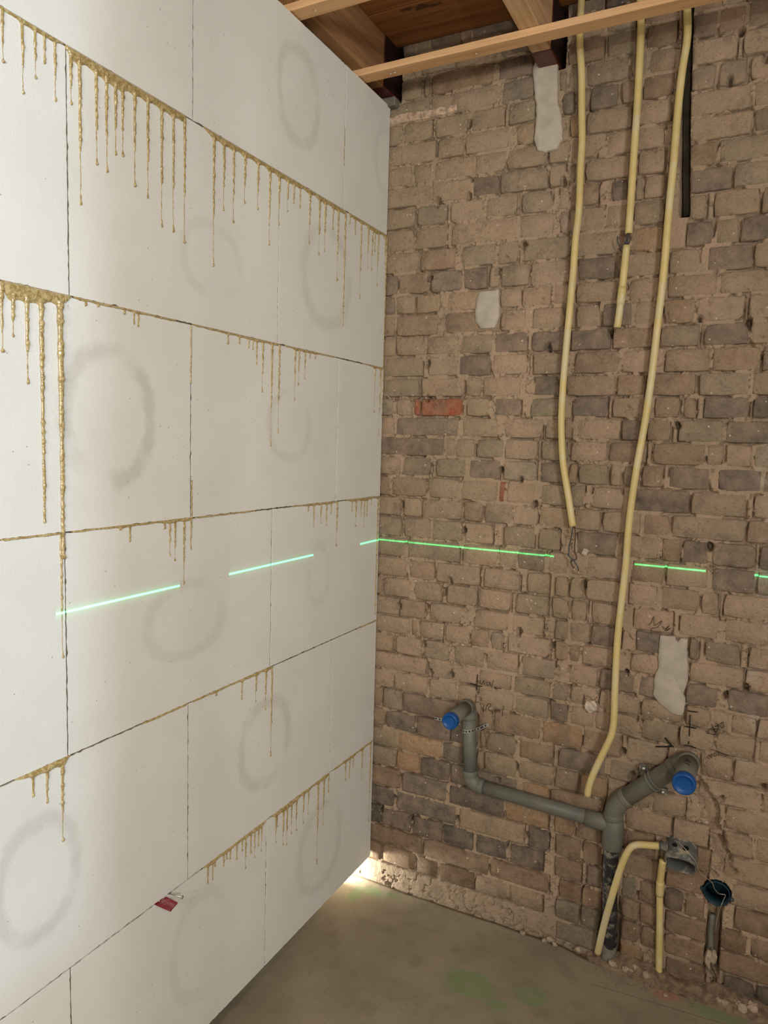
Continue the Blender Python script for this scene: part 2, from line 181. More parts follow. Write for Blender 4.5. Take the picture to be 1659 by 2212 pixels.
# ---------------------------------------------------------------- helpers
rng = np.random.default_rng(7)
RND = random.Random(11)
def tag(o, label=None, cat=None, group=None, kind=None):
    if label: o['label'] = label
    if cat: o['category'] = cat
    if group: o['group'] = group
    if kind: o['kind'] = kind
    return o
def empty(name, loc=(0, 0, 0)):
    o = bpy.data.objects.new(name, None); COL.objects.link(o); o.location = loc; o.empty_display_size = .05
    bpy.context.view_layer.update()
    return o
def world_of(o):
    m = Matrix.LocRotScale(o.location, o.rotation_euler, o.scale)
    return m if o.parent is None else world_of(o.parent) @ o.matrix_parent_inverse @ m
def link(name, me, mat, parent=None):
    o = bpy.data.objects.new(name, me); COL.objects.link(o)
    if mat is not None and len(me.materials) == 0: me.materials.append(mat)
    if parent is not None:
        o.parent = parent
        o.matrix_parent_inverse = world_of(parent).inverted()
    return o
class MB:
    """collects quads and tris, builds one mesh object whose origin is at the centre of its box"""
    def __init__(s): s.v = []; s.f = []; s.sm = []
    def add(s, v, f, smooth=True):
        n = len(s.v); s.v += [tuple(map(float, p)) for p in v]; s.f += [tuple(i+n for i in q) for q in f]; s.sm += [smooth]*len(f)
    def build(s, name, mat, parent=None, center=True):
        me = bpy.data.meshes.new(name); a = np.array(s.v)
        c = (a.min(0)+a.max(0))/2 if center else np.zeros(3)
        me.from_pydata((a-c).tolist(), [], s.f); me.polygons.foreach_set('use_smooth', s.sm); me.update()
        o = link(name, me, mat, parent); o.location = c
        if parent is not None: o.location = c
        return o
    def box(s, x0, x1, y0, y1, z0, z1, b=0.0):
        if b <= 0:
            v = [(x, y, z) for x in (x0, x1) for y in (y0, y1) for z in (z0, z1)]
            s.add(v, [(0,1,3,2),(4,6,7,5),(0,4,5,1),(2,3,7,6),(0,2,6,4),(1,5,7,3)], False); return
        # chamfered box
        X=(x0,x1);Y=(y0,y1);Z=(z0,z1);v=[];idx={}
        for i in (0,1):
            for j in (0,1):
                for k in (0,1):
                    sx,sy,sz=(b if i==0 else -b),(b if j==0 else -b),(b if k==0 else -b)
                    for t,p in enumerate(((X[i],Y[j]+sy,Z[k]+sz),(X[i]+sx,Y[j],Z[k]+sz),(X[i]+sx,Y[j]+sy,Z[k]))):
                        idx[i,j,k,t]=len(v);v.append(p)
        I=lambda *a:idx[a];f=[]
        for i in (0,1):
            q=[I(i,0,0,0),I(i,1,0,0),I(i,1,1,0),I(i,0,1,0)];f.append(q if i else q[::-1])
            q=[I(0,i,0,1),I(0,i,1,1),I(1,i,1,1),I(1,i,0,1)];f.append(q if i else q[::-1])
            q=[I(0,0,i,2),I(1,0,i,2),I(1,1,i,2),I(0,1,i,2)];f.append(q if i else q[::-1])
        for j in (0,1):
            for k in (0,1):
                f.append([I(0,j,k,1),I(1,j,k,1),I(1,j,k,2),I(0,j,k,2)])
                f.append([I(j,0,k,0),I(j,1,k,0),I(j,1,k,2),I(j,0,k,2)])
                f.append([I(j,k,0,0),I(j,k,1,0),I(j,k,1,1),I(j,k,0,1)])
        for i in (0,1):
            for j in (0,1):
                for k in (0,1): f.append([I(i,j,k,0),I(i,j,k,1),I(i,j,k,2)])
        s.add(v,f,False)
    def tube(s, path, r, n=14, cap=True, hollow=0.0, hollow0=False, closed=False):
        P = np.array(path, float); m = len(P)
        R_ = np.broadcast_to(np.array(r, float), (m,))
        T = np.gradient(P, axis=0); T /= np.linalg.norm(T, axis=1)[:, None]+1e-12
        a = np.array([0, -1, 0.05]) if abs(T[0][1]) < .9 else np.array([1, 0, 0.])
        N = [a-T[0]*(a@T[0])]; N[0] /= np.linalg.norm(N[0])
        for i in range(1, m):
            q = N[-1]-T[i]*(N[-1]@T[i]); N.append(q/np.linalg.norm(q))
        th = np.linspace(0, 2*np.pi, n, endpoint=False)
        v = []
        for i in range(m):
            B = np.cross(T[i], N[i])
            for t in th: v.append(P[i]+R_[i]*(math.cos(t)*N[i]+math.sin(t)*B))
        f = []
        for i in range(m-1):
            for j in range(n): f.append((i*n+j, i*n+(j+1) % n, (i+1)*n+(j+1) % n, (i+1)*n+j))
        def endcap(i, sgn, hol):
            B = np.cross(T[i], N[i])
            if hol <= 0:
                k = len(v)-0; ring = [i*n+j for j in range(n)]; f.append(tuple(ring if sgn > 0 else ring[::-1])); return
            k = len(v)
            for rr, dd in ((R_[i]*hol, 0), (R_[i]*hol*.98, R_[i]*2.2)):
                for t in th: v.append(P[i]-sgn*T[i]*dd+rr*(math.cos(t)*N[i]+math.sin(t)*B))
            for j in range(n):
                a_, b_ = i*n+j, i*n+(j+1) % n; c_, d_ = k+(j+1) % n, k+j
                f.append((a_, b_, c_, d_) if sgn > 0 else (d_, c_, b_, a_))
                q = (k+j, k+(j+1) % n, k+n+(j+1) % n, k+n+j); f.append(q if sgn > 0 else q[::-1])
            ring = [k+n+j for j in range(n)]; f.append(tuple(ring if sgn > 0 else ring[::-1]))
        if cap:
            endcap(m-1, 1, hollow); endcap(0, -1, hollow if hollow0 else 0)
        s.add(v, f, True)
def smooth_path(p, step=.01):
    p = np.array(p, float); q = np.vstack([2*p[0]-p[1], p, 2*p[-1]-p[-2]]); out = []
    for i in range(1, len(q)-2):
        a, b, c, d = q[i-1:i+3]; k = max(2, int(np.linalg.norm(c-b)/step))
        for t in np.linspace(0, 1, k, endpoint=False):
            out.append(.5*((2*b)+(-a+c)*t+(2*a-5*b+4*c-d)*t*t+(-a+3*b-3*c+d)*t**3))
    out.append(p[-1]); return np.array(out)
def relax(p, k):
    for _ in range(k):
        q = p.copy(); q[1:-1] = (p[:-2]+2*p[1:-1]+p[2:])/4; p = q
    return p
def vnoise(x, y, seed):
    """2-D value noise, arrays in, -1..1 out"""
    x = np.asarray(x, float); y = np.asarray(y, float)
    xi = np.floor(x).astype(np.int64); yi = np.floor(y).astype(np.int64); fx = x-xi; fy = y-yi
    fx = fx*fx*(3-2*fx); fy = fy*fy*(3-2*fy)
    def h(a, b):
        k = (a*374761393+b*668265263+seed*974711) & 0xffffffff
        k = ((k ^ (k >> 13))*1274126177) & 0xffffffff
        k = (k ^ (k >> 16)) & 0xffff
        return k/32767.5-1
    return (h(xi, yi)*(1-fx)+h(xi+1, yi)*fx)*(1-fy)+(h(xi, yi+1)*(1-fx)+h(xi+1, yi+1)*fx)*fy
def fbm(x, y, seed, oct=3):
    r = 0; a = 1.0; t = 0
    for o in range(oct):
        r = r+a*vnoise(np.asarray(x)*2**o, np.asarray(y)*2**o, seed+o*17); t += a; a *= .5
    return r/t

# ---------------------------------------------------------------- materials
def srgb(r, g, b):
    c = lambda u: (u/255/12.92) if u/255 <= .04045 else ((u/255+.055)/1.055)**2.4
    return (c(r), c(g), c(b), 1)
class NM:
    def __init__(s, name, rough=.8, base=(.5, .5, .5, 1), spec=.3, metal=0.0):
        s.m = bpy.data.materials.new(name); s.m.use_nodes = True; s.nt = s.m.node_tree; s.n = s.nt.nodes
        s.b = s.n['Principled BSDF']; s.set('Base Color', base); s.set('Roughness', rough); s.set('Specular IOR Level', spec); s.set('Metallic', metal)
    def set(s, k, v):
        if isinstance(v, bpy.types.NodeSocket): s.nt.links.new(v, s.b.inputs[k])
        else: s.b.inputs[k].default_value = v
    def node(s, t, ins=None, **k):
        n = s.n.new(t)
        for a, b in k.items(): setattr(n, a, b)
        for a, b in (ins or {}).items():
            if isinstance(b, bpy.types.NodeSocket): s.nt.links.new(b, n.inputs[a])
            else: n.inputs[a].default_value = b
        return n
    def pos(s): return s.node('ShaderNodeNewGeometry').outputs['Position']
    def noise(s, vec, scale, detail=3, rough=.55, dist=0): return s.node('ShaderNodeTexNoise', {'Vector': vec, 'Scale': scale, 'Detail': detail, 'Roughness': rough, 'Distortion': dist}).outputs['Fac']
    def math(s, op, a, b=0.0, c=0.0, clamp=False): return s.node('ShaderNodeMath', {0: a, 1: b, 2: c}, operation=op, use_clamp=clamp).outputs[0]
    def ramp(s, f, lo, hi): return s.node('ShaderNodeMapRange', {0: f, 1: lo, 2: hi, 3: 0.0, 4: 1.0}, interpolation_type='SMOOTHSTEP').outputs[0]
    def mix(s, f, a, b, mode='MIX'):
        n = s.node('ShaderNodeMix', data_type='RGBA', blend_type=mode)
        for k, v in ((0, f), (6, a), (7, b)):
            if isinstance(v, bpy.types.NodeSocket): s.nt.links.new(v, n.inputs[k])
            else: n.inputs[k].default_value = v
        return n.outputs[2]
    def vec(s, v, scale): return s.node('ShaderNodeVectorMath', {0: v, 1: scale}, operation='MULTIPLY').outputs[0]
    def bump(s, h, strength=.5, dist=.01, prev=None):
        ins = {'Height': h, 'Strength': strength, 'Distance': dist}
        if prev is not None: ins['Normal'] = prev
        return s.node('ShaderNodeBump', ins).outputs[0]

DUST = (0.330, 0.225, 0.138, 1)
def dust_colour(m, p):
    n1 = m.noise(p, 3.1, 3); n2 = m.noise(p, 17, 4)
    c = m.mix(m.ramp(n1, .38, .62), (0.355, 0.268, 0.176, 1), (0.482, 0.338, 0.236, 1))
    c = m.mix(m.ramp(n2, .3, .75), c, (0.430, 0.316, 0.214, 1))
    sp = m.node('ShaderNodeSeparateXYZ', {0: p}); wob = m.math('MULTIPLY', m.math('SUBTRACT', m.noise(p, 6, 3), .5), .12)
    lime = m.node('ShaderNodeMapRange', {0: m.math('ABSOLUTE', m.math('SUBTRACT', m.math('ADD', sp.outputs[0], wob), 1.085)), 1: .004, 2: .030, 3: 1.0, 4: 0.0}, interpolation_type='SMOOTHSTEP').outputs[0]
    lime = m.math('MULTIPLY', m.math('MULTIPLY', lime, m.ramp(m.noise(p, 12, 3), .40, .62)), m.ramp(m.math('ABSOLUTE', m.math('SUBTRACT', sp.outputs[2], 1.15)), .65, .45))
    c = m.mix(m.math('MULTIPLY', lime, .6), c, (.50, .43, .35, 1))
    foot = m.math('MULTIPLY', m.ramp(m.math('ADD', sp.outputs[2], m.math('MULTIPLY', m.noise(p, 9, 3), .10)), .22, .08), .55)  # foot band: grime, and the weaker light there, darkened into the colour
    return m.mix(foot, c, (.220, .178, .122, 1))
def grime(m, p, c, k=1.0):
    c = m.mix(m.math('MULTIPLY', m.ramp(m.noise(p, 33, 5, .7), .58, .72), .58*k), c, (.105, .080, .060, 1))
    c = m.mix(m.math('MULTIPLY', m.ramp(m.noise(p, 7, 5, .75), .56, .66), .35*k), c, (.150, .118, .088, 1))
    return m.mix(m.math('MULTIPLY', m.ramp(m.noise(p, 140, 4, .7), .55, .70), .55*k), c, (.140, .100, .070, 1))
def specks(m, p, scale=95, thr=.16):
    v = m.node('ShaderNodeTexVoronoi', {'Vector': p, 'Scale': scale, 'Randomness': 1.0})
    sel = m.math('GREATER_THAN', m.node('ShaderNodeSeparateColor', {0: v.outputs['Color']}).outputs[0], .95)
    return m.math('MULTIPLY', m.math('LESS_THAN', v.outputs['Distance'], thr), sel)
def mat_brick():
    m = NM('brick', .95, spec=.12); p = m.pos(); oi = m.node('ShaderNodeAttribute', attribute_name='tint')
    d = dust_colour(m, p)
    n = m.noise(p, 24, 5, .62); n3 = m.noise(p, 90, 3); nb = m.noise(p, 9, 3)
    base = m.mix(m.ramp(n3, .3, .7), oi.outputs['Color'], m.mix(.75, oi.outputs['Color'], (.62, .62, .62, 1), 'MULTIPLY'))
    base = m.mix(m.math('MULTIPLY', m.ramp(nb, .54, .70), .55), base, (.075, .062, .056, 1))
    a = m.node('ShaderNodeMapRange', {0: n, 1: .25, 2: .75, 3: -.38, 4: .38}).outputs[0]
    f = m.math('ADD', oi.outputs['Alpha'], a, clamp=True)
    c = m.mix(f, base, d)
    c = grime(m, p, c)
    c = m.mix(m.math('MULTIPLY', m.ramp(m.noise(p, 52, 4, .7), .64, .74), .45), c, (.50, .40, .30, 1))
    c = m.mix(m.math('MULTIPLY', specks(m, p, 80, .2), .8), c, (.66, .56, .45, 1))
    m.set('Base Color', c)
    b = m.bump(m.noise(p, 220, 4, .75), 1.0, .0030); b = m.bump(m.noise(p, 50, 5, .7), 1.0, .006, b)
    m.set('Normal', b); return m.m
def mat_mortar():
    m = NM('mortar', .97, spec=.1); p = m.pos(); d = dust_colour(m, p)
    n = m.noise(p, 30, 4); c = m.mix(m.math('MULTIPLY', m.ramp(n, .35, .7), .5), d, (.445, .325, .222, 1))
    c = grime(m, p, c, .85)
    c = m.mix(m.math('MULTIPLY', specks(m, p, 85, .22), .8), c, (.66, .57, .46, 1))
    m.set('Base Color', c)
    b = m.bump(m.noise(p, 190, 4, .7), 1.0, .003); b = m.bump(m.noise(p, 70, 5, .7), 1.0, .006, b); m.set('Normal', b); return m.m
def mat_block(rings):
    m = NM('aerated_block', .92, spec=.15); p = m.pos(); sp = m.node('ShaderNodeSeparateXYZ', {0: p})
    y, z = sp.outputs[1], sp.outputs[2]
    nd_ = m.math('MULTIPLY', m.math('SUBTRACT', m.noise(p, 42, 4, .7), .5), .30)
    tot = None
    for cy, cz, ry, rz, s_ in rings:
        u = m.math('DIVIDE', m.math('SUBTRACT', y, cy), ry); v = m.math('DIVIDE', m.math('SUBTRACT', z, cz), rz)
        r = m.math('POWER', m.math('ADD', m.math('POWER', m.math('ABSOLUTE', u), 2.3), m.math('POWER', m.math('ABSOLUTE', v), 2.3)), 1/2.3)
        d = m.math('ABSOLUTE', m.math('SUBTRACT', m.math('ADD', r, nd_), 1.0))
        k = m.node('ShaderNodeMapRange', {0: d, 1: .04, 2: .23, 3: s_, 4: 0.0}, interpolation_type='SMOOTHSTEP').outputs[0]
        tot = k if tot is None else m.math('ADD', tot, k)
    part = m.ramp(m.noise(p, 7, 2), .34, .52)
    st = m.math('MULTIPLY', tot, part, clamp=True)
    c = m.mix(m.ramp(m.noise(p, 5, 3), .3, .7), (.690, .690, .650, 1), (.655, .650, .605, 1))
    c = m.mix(m.math('MULTIPLY', m.ramp(m.noise(p, 420, 2), .60, .74), .5), c, (.60, .575, .53, 1))
    c = m.mix(m.math('MULTIPLY', st, .44), c, (.44, .41, .365, 1))
    c = m.mix(m.math('MULTIPLY', specks(m, p, 45, .06), .7), c, (.25, .22, .18, 1))
    m.set('Base Color', c)
    q = m.vec(p, (1, 25, 260)); b = m.bump(m.noise(q, 1.0, 2), .12, .001); b = m.bump(m.noise(p, 330, 3), .35, .0012, b); m.set('Normal', b); return m.m
def mat_simple(name, col, rough=.6, spec=.3, var=.15, scale=40, bump=.15, bd=.002, metal=0.0, dust=None):
    m = NM(name, rough, spec=spec, metal=metal); p = m.pos()
    dark = tuple(c*(1-var) for c in col[:3])+(1,); lite = tuple(min(1, c*(1+var)) for c in col[:3])+(1,)
    c = m.mix(m.ramp(m.noise(p, scale, 4), .3, .7), dark, lite)
    if dust: c = m.mix(m.math('MULTIPLY', m.ramp(m.noise(p, dust[1], 4, .65), .48, .66), dust[2]), c, dust[0])
    m.set('Base Color', c)
    if bump: m.set('Normal', m.bump(m.noise(p, scale*4, 3), bump, bd))
    return m.m
def mat_wood(name, light, dark, axis, rough=.6, k=1.0):
    m = NM(name, rough, spec=.25); p = m.pos()
    s = [55*k, 55*k, 55*k]; s[axis] = 2.2*k
    q = m.vec(p, tuple(s)); n = m.noise(q, 1.0, 4, .6, .6); n2 = m.noise(m.vec(p, tuple(x*4 for x in s)), 1.0, 2)
    c = m.mix(m.ramp(n, .35, .68), light, dark); c = m.mix(m.math('MULTIPLY', m.ramp(n2, .45, .7), .3), c, dark)
    m.set('Base Color', c); m.set('Normal', m.bump(n2, .25, .001)); return m.m
def mat_board():
    m_ = mat_wood('floorboard', (.30, .125, .040, 1), (.170, .062, .018, 1), 0, .55, .8); m = NM.__new__(NM); m.m = m_; m.nt = m_.node_tree; m.n = m.nt.nodes; m.b = m.n['Principled BSDF']
    p = m.pos(); sp = m.node('ShaderNodeSeparateXYZ', {0: p}); old = m.b.inputs['Base Color'].links[0].from_socket; g = None
    nz = m.math('MULTIPLY', m.math('SUBTRACT', m.noise(p, 70, 3), .5), 1.6)
    for cx, cy, rx, ry in MARKS:
        u = m.math('DIVIDE', m.math('SUBTRACT', sp.outputs[0], cx), rx); v = m.math('DIVIDE', m.math('SUBTRACT', sp.outputs[1], cy), ry)
        r = m.math('ADD', m.math('SQRT', m.math('ADD', m.math('MULTIPLY', u, u), m.math('MULTIPLY', v, v))), nz)
        k = m.node('ShaderNodeMapRange', {0: r, 1: .5, 2: 1.0, 3: 1.0, 4: 0.0}, interpolation_type='SMOOTHSTEP').outputs[0]; g = k if g is None else m.math('MAXIMUM', g, k)
    m.set('Base Color', m.mix(m.math('MULTIPLY', g, .75), old, (.02, .008, .004, 1))); return m_
MARKS = ((.125, -.166, .030, .010), (.165, -.160, .030, .014), (.200, -.155, .030, .008), (.379, -.098, .016, .012))
def mat_glue():
    m = NM('dried_adhesive', .22, spec=.6); p = m.pos()
    n = m.noise(p, 160, 3); v = m.node('ShaderNodeTexVoronoi', {'Vector': p, 'Scale': 300.0})
    c = m.mix(m.ramp(n, .35, .65), (.305, .215, .075, 1), (.500, .395, .195, 1))
    m.set('Base Color', c); m.set('Coat Weight', .6); m.set('Coat Roughness', .12); m.set('Subsurface Weight', .15); m.set('Subsurface Radius', (.004, .003, .001)); m.set('Subsurface Scale', .5)
    b = m.bump(v.outputs['Distance'], .6, .0012); m.set('Normal', b); return m.m
def mat_floor():
    m = NM('screed', .93, spec=.15); p = m.pos(); sp = m.node('ShaderNodeSeparateXYZ', {0: p}); x, y = sp.outputs[0], sp.outputs[1]
    c = m.mix(m.ramp(m.noise(p, 4, 4), .35, .65), (.238, .200, .138, 1), (.288, .243, .170, 1))
    c = m.mix(m.math('MULTIPLY', m.ramp(m.noise(p, 13, 4), .52, .68), .4), c, (.185, .150, .103, 1))
    c = m.mix(m.math('MULTIPLY', m.ramp(m.noise(p, 170, 2), .64, .72), .5), c, (.12, .09, .065, 1))
    nz = m.math('MULTIPLY', m.math('SUBTRACT', m.noise(p, 22, 4), .5), .9)
    def blob(cx, cy, rx, ry, ring=0.0):
        u = m.math('DIVIDE', m.math('SUBTRACT', x, cx), rx); v = m.math('DIVIDE', m.math('SUBTRACT', y, cy), ry)
        r = m.math('ADD', m.math('SQRT', m.math('ADD', m.math('MULTIPLY', u, u), m.math('MULTIPLY', v, v))), nz)
        if ring: r = m.math('MULTIPLY', m.math('ABSOLUTE', m.math('SUBTRACT', r, ring)), 1.6)
        return m.node('ShaderNodeMapRange', {0: r, 1: .25, 2: 1.05, 3: 1.0, 4: 0.0}, interpolation_type='SMOOTHSTEP').outputs[0]
    g = None
    for a in ((.045, -.060, .055, .035), (.105, -.050, .040, .018), (.0, -.10, .03, .06), (.455, -.285, .075, .05, .55), (.545, -.320, .045, .03), (.617, -.246, .045, .040, .5), (1.06, -.075, .10, .03)):
        k = blob(*a); g = k if g is None else m.math('MAXIMUM', g, k)
    c = m.mix(m.math('MULTIPLY', g, .42), c, (.110, .260, .085, 1))
    c = m.mix(m.math('MULTIPLY', blob(.936, -.060, .045, .035), .4), c, (.46, .13, .07, 1))
    ax, ay, bx_, by_ = .749, -.122, 1.057, -.096; L = math.hypot(bx_-ax, by_-ay)
    dd = m.math('ABSOLUTE', m.math('ADD', m.math('MULTIPLY', m.math('SUBTRACT', y, ay), (bx_-ax)/L), m.math('MULTIPLY', m.math('SUBTRACT', x, ax), -(by_-ay)/L)))
    c = m.mix(m.math('MULTIPLY', m.math('MULTIPLY', m.math('LESS_THAN', dd, .0013), m.math('GREATER_THAN', x, ax)), .6), c, (.09, .065, .045, 1))
    m.set('Base Color', c)
    b = m.bump(m.noise(p, 220, 3), .4, .0012); b = m.bump(m.noise(p, 16, 4), .5, .006, b); m.set('Normal', b); return m.m

BRICK = mat_brick(); MORTAR = mat_mortar(); BLOCK = mat_block(RINGS); GLUE = mat_glue(); FLOOR = mat_floor()
FILLER = mat_simple('joint_filler', (.120, .098, .070, 1), .9, .1)
PLASTER = mat_simple('plaster', (.425, .375, .305, 1), .9, .15, .10, 30, .3, .002)
PLASTER_W = mat_simple('broken_plaster', (.47, .34, .24, 1), .9, .15, .35, 60, .6, .004)
CONDUIT = mat_simple('yellow_conduit', (.600, .475, .195, 1), .45, .4, .07, 14, 0, dust=((.62, .55, .40, 1), 11, .55))
GREY = mat_simple('grey_pipe_plastic', (.135, .134, .114, 1), .5, .35, .10, 16, .05, dust=((.20, .17, .12, 1), 14, .35))
BLUE = mat_simple('blue_cap', (.002, .066, .255, 1), .4, .4, .06, 30, 0)
STEEL = mat_simple('galvanised_steel', (.55, .55, .52, 1), .38, .5, .1, 60, .1, metal=.9)
CLIPG = mat_simple('clip_plastic', (.19, .187, .165, 1), .4, .4, .1, 20, 0)
SLOT_SHADE = mat_simple('slot_shade_tone', (.070, .062, .048, 1), .8, .2, .3, 30, .3)
HOLE = mat_simple('dark_hole', (.012, .012, .012, 1), .9, .1, .1, 40, 0)
BLACKP = mat_simple('black_pipe', (.020, .021, .024, 1), .5, .35, .2, 20, .1, dust=((.42, .36, .28, 1), 45, .55))
BOXG = mat_simple('grey_box_plastic', (.095, .098, .090, 1), .55, .3, .15, 30, .1, dust=((.40, .34, .25, 1), 42, .75))
TEAL = mat_simple('dark_teal_plastic', (.008, .030, .042, 1), .5, .3, .15, 30, 0)
PINE = mat_wood('pine_batten', (.72, .450, .240, 1), (.58, .330, .155, 1), 0, .6)
JOIST = mat_wood('joist_timber', (.42, .235, .115, 1), (.26, .135, .060, 1), 1, .65, .8)
JOIST_L = mat_wood('pale_timber', (.62, .410, .230, 1), (.48, .290, .150, 1), 1, .65)
BOARDM = mat_board()
REDP = mat_simple('red_lead_paint', (.085, .016, .012, 1), .35, .45, .2, 30, .1)
DARKP = mat_simple('dark_preservative', (.022, .008, .008, 1), .6, .3, .2, 30, .1)
GROUT = mat_simple('grey_cement', (.17, .150, .122, 1), .9, .15, .2, 30, .5, .004)
INK = mat_simple('marker_ink', (.014, .013, .012, 1), .7, .2, .1, 40, 0)
REDPL = mat_simple('red_plastic', (.23, .006, .020, 1), .3, .5, .1, 40, 0, dust=((.42, .30, .26, 1), 60, .4))
STONE = mat_simple('stone_rubble', (.36, .28, .20, 1), .95, .1, .25, 50, .6, .003)
WIRE_G = mat_simple('grey_wire', (.045, .055, .058, 1), .45, .4, .1, 40, 0)
WIRE_B = mat_simple('brown_wire', (.060, .036, .012, 1), .45, .4, .1, 40, 0)
COPPER = mat_simple('copper', (.75, .50, .25, 1), .3, .5, .05, 40, 0, metal=1.0)
PULL = mat_simple('steel_pull_wire', (.38, .34, .29, 1), .45, .4, .1, 40, 0, metal=.4)
PAINTW = mat_simple('plain_plaster_wall', (.55, .50, .44, 1), .9, .15, .05, 6, .1)
LUMPM = mat_simple('pale_lump', (.52, .44, .35, 1), .95, .1, .2, 60, .6, .003)
DIRT = mat_simple('dirt', (.19, .135, .09, 1), .97, .1, .35, 60, .8, .004)

# ---------------------------------------------------------------- brick wall (wall_back), face at y = 0, room on -y
GROOVES = []     # (kind, params): carved into bricks and mortar alike
def seg_dist(x, z, a, b):
    dx, dz = b[0]-a[0], b[1]-a[1]; t = np.clip(((x-a[0])*dx+(z-a[1])*dz)/(dx*dx+dz*dz), 0, 1)
    return np.hypot(x-a[0]-t*dx, z-a[1]-t*dz)
def step(e0, e1, v): t = np.clip((v-e0)/(e1-e0), 0, 1); return t*t*(3-2*t)
def carve(x, z):
    """extra depth (m, into the wall) at wall points"""
    x = np.asarray(x, float); z = np.asarray(z, float); d = np.zeros(np.broadcast(x, z).shape)
    wob = fbm(x*60, z*60, 91, 2)*.0025
    # old vertical slot behind the rightmost hanging pipe
    xs = np.interp(z, [2.05, 2.35, 2.6], [.845, .829, .822]); h = .0105+wob*.4
    d = np.maximum(d, .060*step(h+.003, h-.002, np.abs(x-xs))*step(2.045, 2.06, z))
    # broken channel from the right pipe stub down to the round box
    dm = np.full(d.shape, 9.)
    for a, b in zip(CHANNEL[:-1], CHANNEL[1:]): dm = np.minimum(dm, seg_dist(x, z, a, b))
    d = np.maximum(d, .030*step(.0165, .0125, dm+wob*4.5)*(.75+.5*fbm(x*45, z*45, 93, 2)))
    # slot under the round box, the box hole
    xm = np.interp(z, [.05, .24], [1.036, 1.036])
    d = np.maximum(d, .042*step(.019, .0165, np.abs(x-xm)+wob)*step(.26, .245, z)*step(.045, .07, z))
    d = np.maximum(d, .055*step(.036, .033, np.hypot(x-BOXROUND[0][0], z-BOXROUND[0][2])))
    # hollow beside the black pipe
    d = np.maximum(d, .028*step(.034, .024, np.abs(x-.771)+wob*2)*step(.24, .10, z))
    d = np.maximum(d, .015*step(.045, .02, np.hypot((x-.93), (z-.325)*1.8)+wob*3))
    for hx, hz in HOLES:
        if True: d = np.maximum(d, .032*step(.0095, .0062, np.hypot((x-hx)*1.1, (z-hz)*.72)+wob*1.6))
    return d
wall_back = tag(empty('wall_back'), 'old bare brick wall with dusty mortar and hanging yellow pipes', None, None, 'structure')
TINT = {'t': (.345, .250, .160, .72), 'g': (.250, .212, .148, .58), 'd': (.155, .125, .105, .42), 'b': (.270, .178, .112, .54),
        'R': (.380, .120, .060, .30), 'o': (.410, .245, .130, .46), 'l': (.430, .295, .205, .68)}
bricks = []
for r, zb, zt, s in BRICKROWS:
    for t in s.split():
        a, b = t[:-1].split(','); x0, x1 = int(a)/1000, int(b)/1000
        if r <= -1:
            x0 = max(x0, .032)
            if x1 > .445 and x0 < .445: x1 = .440
            if x0 < .525 and x1 > .455: x0 = .525
        if x1-x0 < .014: continue
        bricks.append((r, x0, x1, zb/1000+.0034, zt/1000-.0034, t[-1]))
    xe = x1+.010
    while xe < 1.47:                                   # the courses go on beyond the picture
        wd_ = RND.choice((.098, .104, .200, .208)); bricks.append((r, xe, xe+wd_, zb/1000+.0034, zt/1000-.0034, RND.choice('ttgblb'))); xe += wd_+.010
def brick_mesh(i, bk, fine):
    r, x0, x1, z0, z1, c = bk; w = x1-x0; h = z1-z0; rg = np.random.default_rng(1000+i)
    nx = max(3, int(round(w/(.0052 if fine else .024)))); nz = 11 if fine else 4
    us = np.concatenate([[0], np.linspace(.0026/w, 1-.0026/w, nx), [1]]); vs_ = np.concatenate([[0], np.linspace(.05, .95, nz-1), [1]])
    U, V = np.meshgrid(us, vs_); ex = rg.uniform(-.003, .003, 4)
    X = x0+U*w; Z = z0+V*h
    X = X+np.where(U < .5, ex[0]*(1-V)+ex[1]*V, ex[2]*(1-V)+ex[3]*V)*np.abs(U-.5)*2
    cr_ = rg.uniform(.000, .005, 4)                    # rounded corners
    for ci, (cu, cv) in enumerate(((0, 0), (1, 0), (0, 1), (1, 1))):
        k = np.exp(-((U-cu)*w/.007)**2-((V-cv)*h/.007)**2); X = X+k*cr_[ci]*(1 if cu == 0 else -1); Z = Z+k*cr_[ci]*.7*(1 if cv == 0 else -1)
    edge = (U == 0) | (U == 1) | (V == 0) | (V == 1)
    X = X+fbm(X*70+i, Z*70, 5, 2)*.0018*edge; Z = Z+fbm(X*55, Z*55+i, 6, 2)*.0020*edge
    proud = .0014+rg.normal(0, .0009); tilt = rg.normal(0, .007, 2)
    Y = -proud+fbm(X*38, Z*38, 8, 3)*.0014+(X-(x0+x1)/2)*tilt[0]+(Z-(z0+z1)/2)*tilt[1]*.6
    Y = Y+edge*.0030
    if fine: Y = Y+carve(X, Z)
    n1, n2 = Y.shape; P = np.stack([X, Y, Z], -1).reshape(-1, 3).tolist(); f = []
    for a in range(n1-1):
        for b in range(n2-1): q = a*n2+b; f.append((q, q+1, q+n2+1, q+n2))
    ring = [b for b in range(n2)]+[a*n2+n2-1 for a in range(1, n1)]+[(n1-1)*n2+b for b in range(n2-2, -1, -1)]+[a*n2 for a in range(n1-2, 0, -1)]
    k = len(P); cx, cz = (x0+x1)/2, (z0+z1)/2
    for q in ring: P.append((P[q][0]*.985+cx*.015, .030+(.06 if fine and P[q][1] > .01 else 0), P[q][2]*.985+cz*.015))
    m = len(ring)
    for a in range(m): f.append((ring[(a+1) % m], ring[a], k+a, k+(a+1) % m))
    return P, f, (cx, 0.0, cz)
def touched(bk):
    X, Z = np.meshgrid(np.linspace(bk[1], bk[2], 24), np.linspace(bk[3], bk[4], 10)); return carve(X, Z).max() > .004
def seen(bk): return (bk[2]-max(bk[1], 0))*(1.0 if bk[0] > -2 else .4)*(1 if bk[1] < 1.17 else .2)
